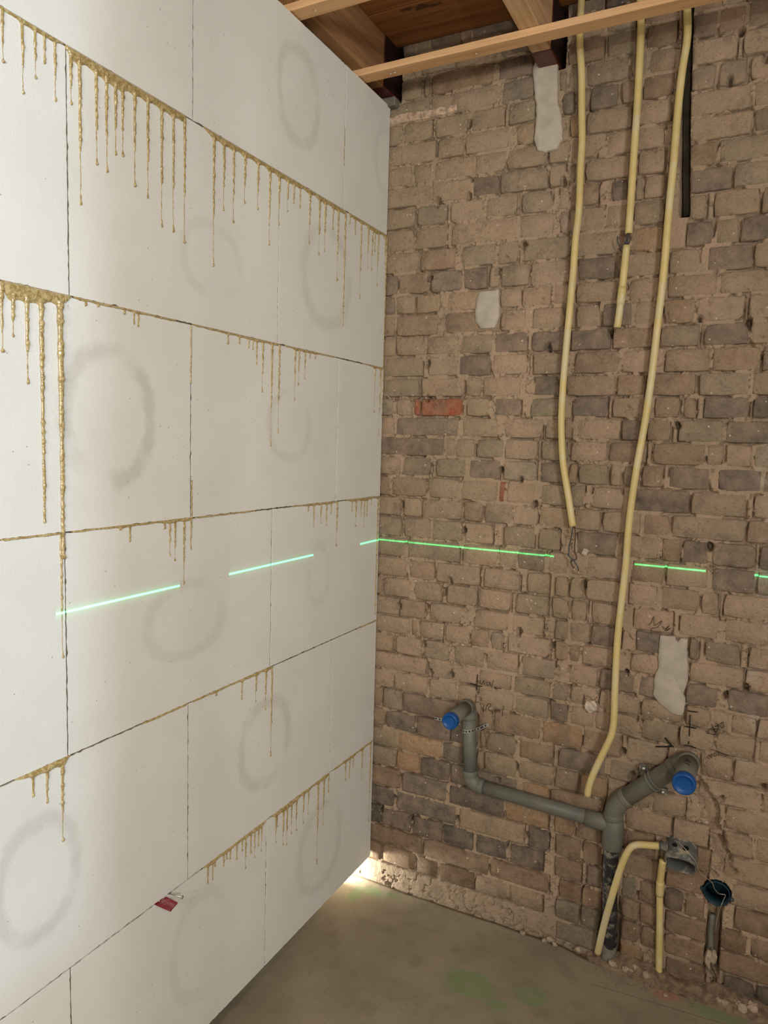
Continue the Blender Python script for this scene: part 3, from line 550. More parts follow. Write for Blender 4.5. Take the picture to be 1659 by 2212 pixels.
order = sorted(range(len(bricks)), key=lambda i: -seen(bricks[i]))
singles = set(order[:298]); rest = MB()
restc = []
for i, bk in enumerate(bricks):
    fine = touched(bk)
    P, f, c = brick_mesh(i, bk, fine)
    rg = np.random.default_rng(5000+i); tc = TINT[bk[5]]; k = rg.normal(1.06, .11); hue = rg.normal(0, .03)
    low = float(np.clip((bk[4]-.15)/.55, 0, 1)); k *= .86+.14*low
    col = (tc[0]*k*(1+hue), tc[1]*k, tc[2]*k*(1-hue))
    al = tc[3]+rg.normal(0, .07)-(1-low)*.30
    if i in singles:
        me = bpy.data.meshes.new('brick'); me.from_pydata([(p[0]-c[0], p[1]-c[1], p[2]-c[2]) for p in P], [], f)
        me.polygons.foreach_set('use_smooth', [True]*len(f)); me.update()
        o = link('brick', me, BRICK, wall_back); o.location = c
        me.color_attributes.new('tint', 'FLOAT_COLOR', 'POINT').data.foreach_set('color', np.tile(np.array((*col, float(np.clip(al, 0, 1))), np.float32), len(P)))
        if bk[5] == 'R': o['label'] = 'red broken brick face'
    else:
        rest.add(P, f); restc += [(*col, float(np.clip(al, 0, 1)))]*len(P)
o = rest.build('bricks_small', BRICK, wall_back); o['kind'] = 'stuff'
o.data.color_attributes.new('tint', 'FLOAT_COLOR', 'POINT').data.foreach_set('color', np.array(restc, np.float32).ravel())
# mortar bed between the bricks: fine relief with cracks along the brick edges
gx = np.arange(-.06, 1.62, .0027); gz = np.arange(-.06, 2.70, .0027)
X, Z = np.meshgrid(gx, gz)
D = np.full(X.shape, .03)
for r, x0, x1, z0, z1, c in bricks:
    i0, i1 = np.searchsorted(gx, (x0-.03, x1+.03)); j0, j1 = np.searchsorted(gz, (z0-.03, z1+.03))
    xs = X[j0:j1, i0:i1]; zs = Z[j0:j1, i0:i1]
    dx = np.maximum(np.maximum(x0-xs, xs-x1), 0); dz = np.maximum(np.maximum(z0-zs, zs-z1), 0)
    inside = np.minimum(np.minimum(xs-x0, x1-xs), np.minimum(zs-z0, z1-zs))
    d = np.where(inside > 0, -inside, np.hypot(dx, dz))
    D[j0:j1, i0:i1] = np.minimum(D[j0:j1, i0:i1], d)
Y = -.0002+fbm(X*45, Z*45, 3, 4)*.0034+fbm(X*9, Z*9, 4, 2)*.0014
crk = fbm(X*16, Z*16, 31, 3)
lowz = np.clip((.75-Z)/.4, 0, 1)*.10
cm_ = step(-.10, .04, crk+lowz)*(.55+.6*np.clip(fbm(X*50, Z*50, 37, 2)+.4, 0, 1))*step(.0040, .0012, np.abs(D-.0008))
Y = Y+cm_*.017
Y = np.where(D < -.004, np.maximum(Y, .012), Y)
rid = np.abs(fbm(X*34, Z*34, 53, 3)); rid2 = np.abs(fbm(X*26+7, Z*26, 57, 3))
fine_crack = np.maximum(step(.055, .015, rid)*(fbm(X*8, Z*8, 54, 2) > .02), step(.045, .012, rid2)*(fbm(X*7, Z*7, 58, 2) > .1))
Y = Y+fine_crack*.007*(D > -.002)
pit = fbm(X*42, Z*42, 47, 2); Y = Y+step(.60, .72, pit)*.010*(D > 0)
base_f = step(.115, .035, Z)*step(-.02, .02, X)*step(.86, .70, X)      # dusty cement fillet at the wall's foot
Y = Y-base_f*(.003+.003*fbm(X*14, Z*14, 61, 3))
Y = np.maximum(Y, Y*.4+carve(X, Z)*1.25)
pocket = ((X < .030) | ((X > .440) & (X < .522))) & (Z > 2.470) & (Z < 2.655); Y = np.where(pocket, .10, Y)
nzz, nxx = X.shape
me = bpy.data.meshes.new('mortar'); nv = X.size
me.vertices.add(nv); me.vertices.foreach_set('co', np.stack([X, Y, Z], -1).astype(np.float32).ravel())
ii = np.arange(nv).reshape(nzz, nxx); quads = np.stack([ii[:-1, :-1], ii[:-1, 1:], ii[1:, 1:], ii[1:, :-1]], -1).reshape(-1, 4)
nq = len(quads); me.loops.add(nq*4); me.loops.foreach_set('vertex_index', quads.ravel().astype(np.int32))
me.polygons.add(nq); me.polygons.foreach_set('loop_start', np.arange(0, nq*4, 4, dtype=np.int32)); me.polygons.foreach_set('loop_total', np.full(nq, 4, dtype=np.int32))
me.update(calc_edges=True); me.validate(); me.polygons.foreach_set('use_smooth', np.ones(nq, dtype=bool))
mo = link('mortar', me, MORTAR, wall_back)
b = MB(); b.box(-.35, 1.9, .11, .22, -.1, 2.75); b.build('backing_leaf', MORTAR, wall_back)
# brickwork beyond the frame on either side
b = MB(); b.box(1.61, 2.4, .001, .11, -.06, 2.70); b.build('mortar', MORTAR, wall_back)
b = MB(); b.box(-.35, -.06, .004, .11, -.06, 2.70); b.build('mortar', MORTAR, wall_back)

# ---------------------------------------------------------------- floor
nx_, ny_ = 150, 210
fx = np.linspace(-.9, 2.35, nx_); edge_y = -.010-.014*np.abs(fbm(fx*7, fx*0+3, 71, 3))-.022*step(.62, .80, fx)*step(1.35, 1.05, fx)
t = np.linspace(0, 1, ny_)**.55
FX = np.repeat(fx[None], ny_, 0); FY = -4.2+(edge_y[None]+4.2)*t[:, None]
FZ = fbm(FX*3, FY*3, 72, 3)*.0020+fbm(FX*25, FY*25, 73, 2)*.0008
v = np.stack([FX, FY, FZ], -1).reshape(-1, 3).tolist(); f = [(a*nx_+b_, a*nx_+b_+1, (a+1)*nx_+b_+1, (a+1)*nx_+b_) for a in range(ny_-1) for b_ in range(nx_-1)]
k = len(v)
for b_ in range(nx_): p = v[(ny_-1)*nx_+b_]; v.append((p[0], p[1]+.002, -.05))
for b_ in range(nx_-1): q = (ny_-1)*nx_+b_; f.append((q, q+1, k+b_+1, k+b_))
mb = MB(); mb.add(v, f); fl_ = tag(mb.build('floor', FLOOR), 'dusty brown cement floor with faint green spray marks', None, None, 'structure')
# dirt in the gap between slab and brickwork, heaped up beside the pipes
nx_ = 260; fx = np.linspace(-.6, 1.5, nx_); ty = np.linspace(-.075, .012, 14)
FX, FY = np.meshgrid(fx, ty)
heap = .030*np.exp(-((FX-.85)/.085)**2)+.020*np.exp(-((FX-1.03)/.06)**2)+.022*np.exp(-((FX-1.14)/.09)**2)
FZ = -.028+.010*fbm(FX*40, FY*40, 75, 3)+step(-.075, .0, FY)*(.012+heap)+.022*step(.66, .76, FX)*step(-.08, -.03, FY)
v = np.stack([FX, FY, FZ], -1).reshape(-1, 3).tolist(); f = [(a*nx_+b_, a*nx_+b_+1, (a+1)*nx_+b_+1, (a+1)*nx_+b_) for a in range(13) for b_ in range(nx_-1)]
mb = MB(); mb.add(v, f); tag(mb.build('dirt', DIRT), 'loose dirt and grit along the foot of the brick wall', 'dirt', None, 'stuff')

# ---------------------------------------------------------------- aerated block wall (wall_left), face at x = 0, room on +x
wall_left = tag(empty('wall_left'), 'new wall of large white aerated concrete blocks with glue drips', None, None, 'structure')
GAP = .085; CH = .4
JY = {0: [-.590, -1.184], 1: [-.283, -.878, -1.475], 2: [-.583, -1.182], 3: [-.281, -.871, -1.465], 4: [-.570, -1.166], 5: [-.274, -.867, -1.462]}
def jz(k): return GAP+CH*k
for k in range(6):
    js = [-.009]+JY[k]
    while js[-1] > -2.3: js.append(js[-1]-.594)
    z0, z1 = jz(k), (jz(k+1) if k < 5 else 2.462)
    for j in range(len(js)-1):
        y1, y0 = js[j], js[j+1]; rg = np.random.default_rng(300+k*10+j)
        g = .0012; ya, yb, za, zb = y0+g, y1-g, z0+g*.8, z1-g*.8
        pts = []
        def side(p, q, nrm):
            L = math.hypot(q[0]-p[0], q[1]-p[1]); n = max(2, int(L/.007))
            for u in np.linspace(0, 1, n, endpoint=False):
                e = abs(rg.normal(0, .0007)); e += (.0022*rg.random() if rg.random() < .05 else 0)
                pts.append((p[0]+(q[0]-p[0])*u+nrm[0]*e, p[1]+(q[1]-p[1])*u+nrm[1]*e))
        side((ya, za), (yb, za), (0, 1)); side((yb, za), (yb, zb), (-1, 0)); side((yb, zb), (ya, zb), (0, -1)); side((ya, zb), (ya, za), (1, 0))
        off = rg.normal(0, .00015); tl = rg.normal(0, .0006); n = len(pts); cy, cz = (ya+yb)/2, (za+zb)/2; v = []
        for q, (ins, xx) in enumerate(((.0004, off), (0, off-.0005), (0, -.10))):
            for (y, z) in pts:
                sy, sz = (1 if y < cy else -1), (1 if z < cz else -1)
                v.append((xx, min(max(y, ya+ins), yb-ins) if q == 0 else y, min(max(z, za+ins), zb-ins) if q == 0 else z))
        f = [tuple(range(n))]
        for q in range(2):
            for a in range(n): f.append((q*n+(a+1) % n, q*n+a, (q+1)*n+a, (q+1)*n+(a+1) % n))
        f.append(tuple(range(3*n-1, 2*n-1, -1)))
        mb = MB(); mb.add(v, f, False); mb.build('block', BLOCK, wall_left)
b = MB(); b.box(-.092, -.0022, -2.62, -.016, GAP+.004, 2.452); b.build('joint_filler', FILLER, wall_left)
b = MB(); b.box(-.099, -.068, -2.62, -.55, -.01, GAP+.002); b.build('bearing_strip', GROUT, wall_left)

# ---------------------------------------------------------------- timber ceiling
ceiling = tag(empty('ceiling', (0, 0, 2.62)), 'underside of brown floorboards between the ceiling joists', None, None, 'structure')
yy = -.004; i = 0
while yy > -3.9:
    wd = .178; b = MB(); b.box(-.7, 2.35, yy-wd+.0015, yy-.0015, 2.628, 2.652, .0012); b.build('board', BOARDM, ceiling); yy -= wd; i += 1
    if yy < -1.6: break
b = MB(); b.box(-.7, 2.35, -4.2, yy, 2.628, 2.652); b.build('board', BOARDM, ceiling)
def joist(x0, x1, label, m1):
    e = empty('joist', ((x0+x1)/2, -1.2, 2.483)); tag(e, label, 'beam', 'ceiling joists')
    b = MB(); b.box(x0, x1, -4.2, -.085, 2.4835, 2.627, .002); b.build('timber', m1, e)
    b = MB(); b.box(x0-.0015, x1+.0015, -.0845, .09, 2.4820, 2.6265, .002); p = b.build('painted_end', REDP, e); p['label'] = 'dark red painted joist end'
    b = MB(); b.box(x1+.0016, x1+.0028, -.083, .09, 2.490, 2.6260); b.build('side_coating', DARKP, e)
joist(-.060, .014, 'brown ceiling joist lying along the top of the white block wall', JOIST)
joist(.452, .503, 'brown ceiling joist with red painted end above the long plaster patch', JOIST_L)
for yb_, lab in ((-.204, 'pale pine batten under the joists nearest the brick wall'), (-.534, 'pale pine batten at the top left, second from the brick wall')):
    e = empty('ceiling_batten', (.7, yb_, 2.464)); tag(e, lab, 'batten', 'pine ceiling battens')
    b = MB(); b.box(-.45, 2.33, yb_, yb_+.045, 2.4645, 2.4825, .0012); b.build('strip', PINE, e)
    for nx2 in ((.082, .095, .33) if yb_ > -.3 else (.05,)):
        b = MB(); b.tube([(nx2, yb_+.018, 2.4652), (nx2+.003, yb_+.017, 2.4600), (nx2+.010, yb_+.016, 2.4585)], .0011, 6); b.build('bent_nail', STEEL, e)
# cement pad under the first joist end, broken plaster ledge below it
b = MB(); b.box(-.05, .024, -.030, .03, 2.455, 2.4815, .003); b.build('cement_pad', GROUT, wall_back)
led = MB(); n = 46; v = []; f = []
for a in range(n):
    x = -.02+.235*a/(n-1); w_ = .016*(1-abs(a/(n-1)-.45)*.7)*(1+.4*float(fbm(x*90, 0, 81, 2))); zt = 2.432+.004*float(fbm(x*60, 2, 82, 2)); zb_ = zt-.024*(1-.3*a/(n-1))
    v += [(x, .004, zt+.006), (x, -w_*.75, zt+.003*float(fbm(x*120, 4, 83, 2))), (x, -w_, zt-.010), (x, -w_*.5, zb_), (x, .004, zb_-.004)]
for a in range(n-1):
    for q in range(4): f.append((a*5+q, a*5+q+1, (a+1)*5+q+1, (a+1)*5+q))
led.add(v, f, False); led.build('plaster_ledge', PLASTER_W, wall_back)

# ---------------------------------------------------------------- plaster patches
def patch(pts, label, th=.0075):
    P = np.array(pts); c = P.mean(0); out = []
    for a in range(len(P)):
        p, q = P[a], P[(a+1) % len(P)]; n = max(1, int(np.linalg.norm(q-p)/.006))
        for u in np.linspace(0, 1, n, endpoint=False): out.append(p+(q-p)*u)
    out = np.array(out); out = out+np.stack([fbm(out[:, 0]*90, out[:, 1]*90, 21, 2), fbm(out[:, 0]*90+9, out[:, 1]*90, 22, 2)], -1)*.0028
    n = len(out); v = []; f = []
    rings_ = ((1.0, .006), (1.0, -th+.0028), (.975, -th), (.7, -th-.0008), (.35, -th-.0010))
    for s_, y in rings_:
        for p in out:
            q = c+(p-c)*s_ if s_ < 1 else p; yv = y+(float(fbm(q[0]*25, q[1]*25, 23, 2))*.0012 if y < 0 else 0); v.append((q[0], yv, q[1]))
    for r_ in range(len(rings_)-1):
        for a in range(n): f.append((r_*n+a, r_*n+(a+1) % n, (r_+1)*n+(a+1) % n, (r_+1)*n+a))
    m = len(v); v.append((c[0], -th-.0012, c[1])); k = (len(rings_)-1)*n
    for a in range(n): f.append((k+a, k+(a+1) % n, m))
    mb = MB(); mb.add(v, [q[::-1] for q in f]); return tag(mb.build('plaster_patch', PLASTER), label, 'plaster patch', 'plaster patches on the brick wall')
patch(PATCH0, 'tall grey plaster patch on brick directly under the red joist end')
patch(PATCH1, 'small rectangular grey plaster patch on brick left of the hanging yellow pipes')
patch(PATCH2, 'ragged grey plaster patch above the right blue-capped drain pipe')
def lump(name, loc, size, seed, mat, flat=.7):
    rg = np.random.default_rng(seed); v = []; f = []; n, m = 8, 5
    for a in range(m+1):
        th = math.pi*a/m
        for b_ in range(n):
            ph = 2*math.pi*b_/n; r = 1+rg.normal(0, .17)
            if a in (0, m): r = 1
            v.append((loc[0]+size*r*math.sin(th)*math.cos(ph), loc[1]+size*r*.8*math.sin(th)*math.sin(ph), loc[2]+size*flat*r*math.cos(th)))
    for a in range(m):
        for b_ in range(n): f.append((a*n+b_, (a+1)*n+b_, (a+1)*n+(b_+1) % n, a*n+(b_+1) % n))
    mb = MB(); mb.add(v, f, False); return mb.build(name, mat)
tag(lump('plaster_lump', (.684, -.006, .730), .019, 5, LUMPM, .95), 'pale crumbly plaster lump stuck to brick left of yellow pipe', 'plaster lump')
tag(lump('plaster_lump', (.645, -.004, 1.166), .010, 6, LUMPM, 1.1), 'small pale plaster blob on grey brick beside the bare wires', 'plaster lump')

# ---------------------------------------------------------------- hanging yellow conduits
RC = .0093
def conduit(path_, label, hollow0=False, group=None, sockets=(), end=True):
    p = relax(smooth_path(path_, .008), 9); e = empty('yellow_conduit', tuple(p[-1])); tag(e, label, 'conduit', group)
    mb = MB(); mb.tube(p, RC, 16, True, .80 if end else 0, hollow0); mb.build('tube', CONDUIT, e)
    L = np.concatenate([[0], np.cumsum(np.linalg.norm(np.diff(p, axis=0), axis=1))])
    for a, b_ in sockets:
        q = [np.array([np.interp(s_, L, p[:, c]) for c in range(3)]) for s_ in np.linspace(a, b_, 6)]
        mb = MB(); mb.tube(q, RC*1.14, 16, True, .87, True); mb.build('socket', CONDUIT, e)
    return e
g1 = 'yellow conduits hanging from the ceiling'
ca = conduit(CONDUIT_A, 'bowed yellow conduit on the left with bare wires hanging from its end', group=g1)
cb = conduit(CONDUIT_B, 'short upper length of middle yellow conduit, broken off with frayed wires', group=g1)
cb2 = conduit(CONDUIT_B2, 'loose lower piece of middle yellow conduit with open end', True, g1, sockets=((.105, .150),))
cc = conduit(CONDUIT_C, 'longest yellow conduit on the right, curving down to the drain pipe', group=g1)
g2 = 'yellow conduits rising from the floor'
cdn = conduit(CONDUIT_D, 'yellow conduit from the floor bending into the grey box', group=g2, end=False)
cen = conduit(CONDUIT_E, 'straight yellow conduit standing below the grey box', group=g2, sockets=((.07, .115),), end=False)
def wire(path_, r, mat, parent, name='wire', step_=.003, n=8):
    mb = MB(); mb.tube(smooth_path(path_, step_), r, n); return mb.build(name, mat, parent)
A1 = [np.array(CONDUIT_A[-1])+np.array((-.002, 0, .02))]+[np.array(p) for p in WIRES1]
A2 = [np.array(CONDUIT_A[-1])+np.array((.001, .003, .02))]+[np.array(p)+np.array((0, .004, 0)) for p in WIRES2]
wire(A1, .0016, WIRE_G, ca); wire(A2, .0016, WIRE_B, ca)
for q in ((WIRES1[-1], (.002, 0, -.009)), (WIRES2[-1], (.004, 0, -.008))):
    wire([np.array(q[0]), np.array(q[0])+np.array(q[1])*.5, np.array(q[0])+np.array(q[1])], .0007, COPPER, ca, 'copper_end')
wire(WIRESB, .0016, WIRE_G, cb); wire([(.716, -.033, 2.012), (.712, -.037, 1.990), (.716, -.034, 1.985)], .0016, WIRE_G, cb); wire([(.718, -.034, 2.012), (.722, -.036, 1.995), (.719, -.036, 1.984)], .0016, WIRE_B, cb)
wire([(.714, -.031, 2.014), (.715, -.030, 1.995), (.7135, -.030, 1.975)], .0020, WIRE_G, cb)

# ---------------------------------------------------------------- drain pipes
dr = empty('drain_pipe', (.773, -.03, .04)); tag(dr, 'grey plastic drain with two blue-capped stubs and a black lower pipe', 'drain pipe')
def pipe(path_, r, name, mat=GREY, st=.006, n=24, hollow=0, round_=True, parent=None):
    mb = MB(); mb.tube(smooth_path(path_, st) if round_ else path_, r, n, True, hollow); return mb.build(name, mat, parent or dr)
def lerp(a, b, t): return tuple(np.array(a)*(1-t)+np.array(b)*t)
def elbow(a, c, b, r, name='elbow', l1=.045, l2=.045, rad=.03):
    a, c, b = map(np.array, (a, c, b)); d1 = (a-c)/np.linalg.norm(a-c); d2 = (b-c)/np.linalg.norm(b-c); pts = []
    k1 = min(rad, l1*.8); k2 = min(rad, l2*.8); p0, p1 = c+d1*k1, c+d2*k2
    pts.append(c+d1*l1)
    for t_ in np.linspace(0, 1, 9): pts.append((1-t_)**2*p0+2*t_*(1-t_)*c+t_*t_*p1)
    pts.append(c+d2*l2)
    mb = MB(); mb.tube(pts, r, 24); e = mb.build(name, GREY, dr)
    for q, d in ((c+d1*l1, d1), (c+d2*l2, d2)):            # raised socket collars
        mb = MB(); mb.tube([q-d*.016, q-d*.014, q-d*.002, q+d*.001], [r*1.01, r*1.045, r*1.045, r*1.0], 24); o_ = mb.build('socket_collar', GREY, dr)
    return e
r4, r5 = .0200, .0245
e1, rb, tee, ka, kb = [np.array(q) for q in DRAIN_K]
elbow(e1+np.array((0, -.1, 0)), e1, rb, r4*1.10, l1=.030, l2=.042, rad=.024)
pipe([lerp(e1, rb, .1), lerp(e1, rb, .9)], r4, 'riser_pipe', round_=False)
elbow(e1, rb, tee, r4*1.10, l1=.040, l2=.042, rad=.034)
pipe([lerp(rb, tee, .05), lerp(rb, tee, .96)], r4, 'cross_pipe', round_=False)
pipe([e1+np.array((0, -.02, 0)), np.array((e1[0], -.174, e1[2]))], r4*1.02, 'stub_pipe', round_=False, hollow=.9)
mb = MB(); mb.tube([tee+np.array((0, 0, -.066)), tee+np.array((0, 0, -.064)), tee+np.array((0, 0, -.012)), tee+np.array((0, 0, .045))], [r5*1.08, r5*1.14, r5*1.14, r5*1.02], 24); mb.build('tee_socket', GREY, dr)
mb = MB(); mb.tube([tee+np.array((-.075, 0, .002)), tee+np.array((-.030, 0, .001)), tee+np.array((-.004, 0, 0))], [r4*1.16, r4*1.16, r4*1.05], 24); mb.build('tee_branch', GREY, dr)
elbow(tee, ka, kb, r5*1.06, l1=.040, l2=.048, rad=.040)
pipe([lerp(ka, kb, .1), lerp(ka, kb, .95)], r5, 'slanted_pipe', round_=False)
elbow(ka, kb, kb+np.array((0, -.1, 0)), r5*1.08, l1=.055, l2=.032, rad=.030)
pipe([kb+np.array((0, -.02, 0)), np.array((kb[0], -.186, kb[2]))], r5*1.0, 'stub_pipe', round_=False, hollow=.9)
def cap(c, r):
    mb = MB(); x, y, z = c; pr = [(r*1.07, .010), (r*1.12, .008), (r*1.12, -.006), (r*1.02, -.010), (r*.86, -.010), (r*.82, -.0075), (r*.5, -.0068), (.0005, -.0066)]; n = 32; v = []; f = []
    for rr, dy in pr:
        for a in range(n): v.append((x+rr*math.cos(2*math.pi*a/n), y+dy, z+rr*math.sin(2*math.pi*a/n)))
    for i_ in range(len(pr)-1):
        for a in range(n): f.append((i_*n+a, i_*n+(a+1) % n, (i_+1)*n+(a+1) % n, (i_+1)*n+a))
    mb.add(v, [q for q in f]); o_ = mb.build('end_cap', BLUE, dr); o_['label'] = 'bright blue plastic end cap'; return o_
cap((e1[0], -.177, e1[2]), r4*1.05); cap((kb[0], -.189, kb[2]), r5*1.0)
bp = pipe(BLACK[:5], .0205, 'black_pipe', BLACKP); bp['label'] = 'old black pipe with flaking white paint'
b4 = np.array(BLACK[4]); mb = MB(); mb.tube([b4+np.array((0, 0, .02)), b4+np.array((0, 0, -.045))], .0222, 20); mb.build('bottom_coupling', GROUT, dr)
# pipe clip round the slanted pipe
d = (kb-ka)/np.linalg.norm(kb-ka); pc = ka+d*.135; side_ = np.cross(d, (0, 1, 0)); side_ /= np.linalg.norm(side_)
cl = None
for k in (-.0055, .0055):
    mb = MB(); mb.tube([pc+d*(k-.0030), pc+d*(k-.0022), pc+d*(k+.0022), pc+d*(k+.0030)], [r5*1.0, r5*1.15, r5*1.15, r5*1.0], 28)
    if cl is None: cl = mb.build('pipe_clip', CLIPG, dr)
    else: mb.build('clip_rib', CLIPG, cl)
for s_ in (-1, 1):
    q = pc+side_*s_*(r5+.013)+np.array((0, .012, 0)); mb = MB(); mb.box(q[0]-.012, q[0]+.012, q[1]-.006, q[1]+.006, q[2]-.009, q[2]+.009, .002); mb.build('clip_ear', BOXG, cl)
    mb = MB(); mb.tube([q+np.array((0, -.004, 0)), q+np.array((0, -.0105, 0)), q+np.array((0, -.012, 0))], [.0052, .0052, .003], 12); mb.build('screw', STEEL, cl)
# perforated steel band round the riser
def band(path_, parent, wdt=.011):
    p = smooth_path(path_, .004); T = np.gradient(p, axis=0); v = []; f = []
    for i_, q in enumerate(p):
        t_ = T[i_]/np.linalg.norm(T[i_]); nr = np.cross(t_, (0, 0, 1)); nr /= np.linalg.norm(nr)+1e-9; up_ = np.cross(nr, t_)
        for s_, u in ((-1, -.5), (1, -.5), (1, .5), (-1, .5)): v.append(q+nr*.0006*s_+up_*wdt*u)
    for i_ in range(len(p)-1):
        for a in range(4): f.append((i_*4+a, i_*4+(a+1) % 4, i_*4+4+(a+1) % 4, i_*4+4+a))
    f += [(0, 1, 2, 3), tuple(len(v)-4+a for a in (3, 2, 1, 0))]
    mb = MB(); mb.add(v, f, False); o_ = mb.build('steel_band', STEEL, parent)
    L = np.concatenate([[0], np.cumsum(np.linalg.norm(np.diff(p, axis=0), axis=1))])
    for s_ in np.arange(.004, L[-1]-.002, .0095):
        i_ = int(np.searchsorted(L, s_)); t_ = T[i_]/np.linalg.norm(T[i_]); nr = np.cross(t_, (0, 0, 1)); nr /= np.linalg.norm(nr)
        if nr[1] > 0: nr = -nr
        q = p[i_]; mb = MB(); mb.tube([q+nr*.0002, q+nr*.0010], .0026, 8); mb.build('band_hole', HOLE, o_)
    return o_
zs = .600; cx_ = float(np.interp(zs, [rb[2], e1[2]], [rb[0], e1[0]])); rr_ = r4+.0012; arc = [(cx_+rr_*math.cos(a), -.030+rr_*math.sin(a), zs+.004*math.sin(a*1.3)) for a in np.linspace(math.pi*1.02, math.pi*1.93, 14)]
band([(.286, -.0065, zs+.004), (.300, -.010, zs+.003)]+arc+[(cx_+.030, -.024, zs+.006), (cx_+.040, -.015, zs+.012), (cx_+.053, -.007, zs+.016)], dr)
band([(.213, -.0068, .600), (.235, -.0072, .601), (.262, -.0076, .6015)], dr, .010)
# marker writing on the right stub
for st in ([(690, 662), (720, 672), (735, 690), (715, 700), (690, 690)], [(672, 700), (700, 705), (750, 712), (775, 705)], [(665, 735), (700, 745), (740, 750)], [(715, 680), (745, 690), (780, 712)], [(730, 752), (760, 765), (765, 778)]):
    pts = []
    for a, b_ in st:
        fx_ = (a-722)/1000*.16; ang = fx_/r5; yv = -.095-(b_-662)/1000*.36
        pts.append((kb[0]+(r5+.0004)*math.sin(ang), yv, kb[2]+(r5+.0004)*math.cos(ang)))
    mb = MB(); mb.tube(smooth_path(pts, .002), .0008, 6); mb.build('marker_stroke', INK, dr)

# ---------------------------------------------------------------- electrical boxes, pull wire, cable
bx = empty('junction_box', (.945, -.03, .36)); tag(bx, 'grey plaster-splashed electrical box sticking out of the brick, open at front', 'electrical box')
n = 32; v = []; f = []; cx0, cz0, hw, hh = .945, .378, .040, .027
def se(t_, a, b_): c_, s_ = math.cos(t_), math.sin(t_); return cx0+a*math.copysign(abs(c_)**.62, c_), cz0+b_*math.copysign(abs(s_)**.62, s_)
prof = [(1.0, .012), (1.0, -.056), (.93, -.0575), (.90, -.056), (.88, -.010)]
for s_, y in prof:
    for a in range(n): x, z = se(2*math.pi*a/n, hw*s_, hh*s_); v.append((x, y, z))
for i_ in range(len(prof)-1):
    for a in range(n): f.append((i_*n+a, (i_+1)*n+a, (i_+1)*n+(a+1) % n, i_*n+(a+1) % n))
f.append(tuple(len(v)-n+a for a in range(n)))
def tilt(p, a=math.radians(24), py=.0, pz=.400):
    y_, z_ = p[1]-py, p[2]-pz; return (p[0], py+y_*math.cos(a)-z_*math.sin(a)-.004, pz+.004+y_*math.sin(a)+z_*math.cos(a))
mb = MB(); mb.add([tilt(p) for p in v], f); mb.build('shell', BOXG, bx)
for xo, yo, rr2 in ((.955, -.022, .0095), (.928, -.020, .0075)):
    top = cz0+hh-.001; mb = MB(); mb.tube([tilt((xo, yo, top-.004)), tilt((xo, yo, top+.0030))], rr2, 18, True, .82); s2 = mb.build('spout', BOXG, bx)
    mb = MB(); mb.tube([tilt((xo, yo, top-.001)), tilt((xo, yo, top+.0034))], rr2*.80, 16); mb.build('spout_bore', HOLE, s2)
mb = MB(); mb.tube([(.912, CONDUIT_D[0][1], CONDUIT_D[0][2]), (.892, CONDUIT_D[1][1], (CONDUIT_D[0][2]+CONDUIT_D[1][2])/2)], .0118, 16); mb.build('side_spout', BOXG, bx)
mb = MB(); mb.tube([tilt((.945, -.010, .378)), tilt((.945, -.018, .378))], .007, 12); mb.build('inner_boss', BOXG, bx)
tag(wire([np.array(p)+np.array((0, -.004, .003 if i_ < 5 else 0)) for i_, p in enumerate(PULLWIRE)], .0011, PULL, None, 'pull_wire'), 'thin pale wire running from the grey box into the round hole', 'wire')
rbx = empty('round_box', (BOXROUND[0][0], .0, BOXROUND[0][2])); tag(rbx, 'round dark teal electrical box sunk in the brick wall', 'electrical box')
n = 32; v = []; f = []
for rr, y in ((.0325, .004), (.0325, -.0035), (.0300, -.0040), (.0290, .045)):
    for a in range(n): v.append((BOXROUND[0][0]+rr*math.cos(2*math.pi*a/n), y, BOXROUND[0][2]+rr*1.02*math.sin(2*math.pi*a/n)))
for i_ in range(3):
    for a in range(n): f.append((i_*n+a, (i_+1)*n+a, (i_+1)*n+(a+1) % n, i_*n+(a+1) % n))
f.append(tuple(3*n+a for a in range(n)))
mb = MB(); mb.add(v, f); mb.build('cup', TEAL, rbx)
for sx in (-1, 1):
    mb = MB(); mb.tube([(BOXROUND[0][0]+sx*.036, .002, BOXROUND[0][2]-.004*sx), (BOXROUND[0][0]+sx*.036, -.004, BOXROUND[0][2]-.004*sx)], .0052, 12, True, .6); mb.build('screw_lug', TEAL, rbx)
tag(wire([np.array(p)+np.array((0, -.004, 0)) for p in CABLE], .0021, WIRE_B, None, 'cable_stub'), 'dark cable hanging out of the slot below the round box', 'cable')
b = MB(); b.tube(smooth_path([(1.030, .016, .215), (1.029, .014, .16), (1.033, .012, .115)], .01), .0075, 12); tag(b.build('slot_tube', GREY), 'grey old pipe inside the slot below the round box', 'pipe')
tag(lump('mortar_chunk', (1.033, .008, .095), .016, 31, STONE, 1.7), 'pale mortar chunk wedged in the slot behind the dark cable', 'mortar chunk')

b = MB(); b.tube([(.8475, 0.046, 2.062), (.8365, 0.046, 2.22), (.829, 0.046, 2.36), (.8225, 0.046, 2.58)], .0100, 12); tag(b.build('slot_tube', SLOT_SHADE), 'dark tube added as shade in the slot behind the longest yellow conduit', 'pipe')  # added dark tube standing in for the shade inside the slot

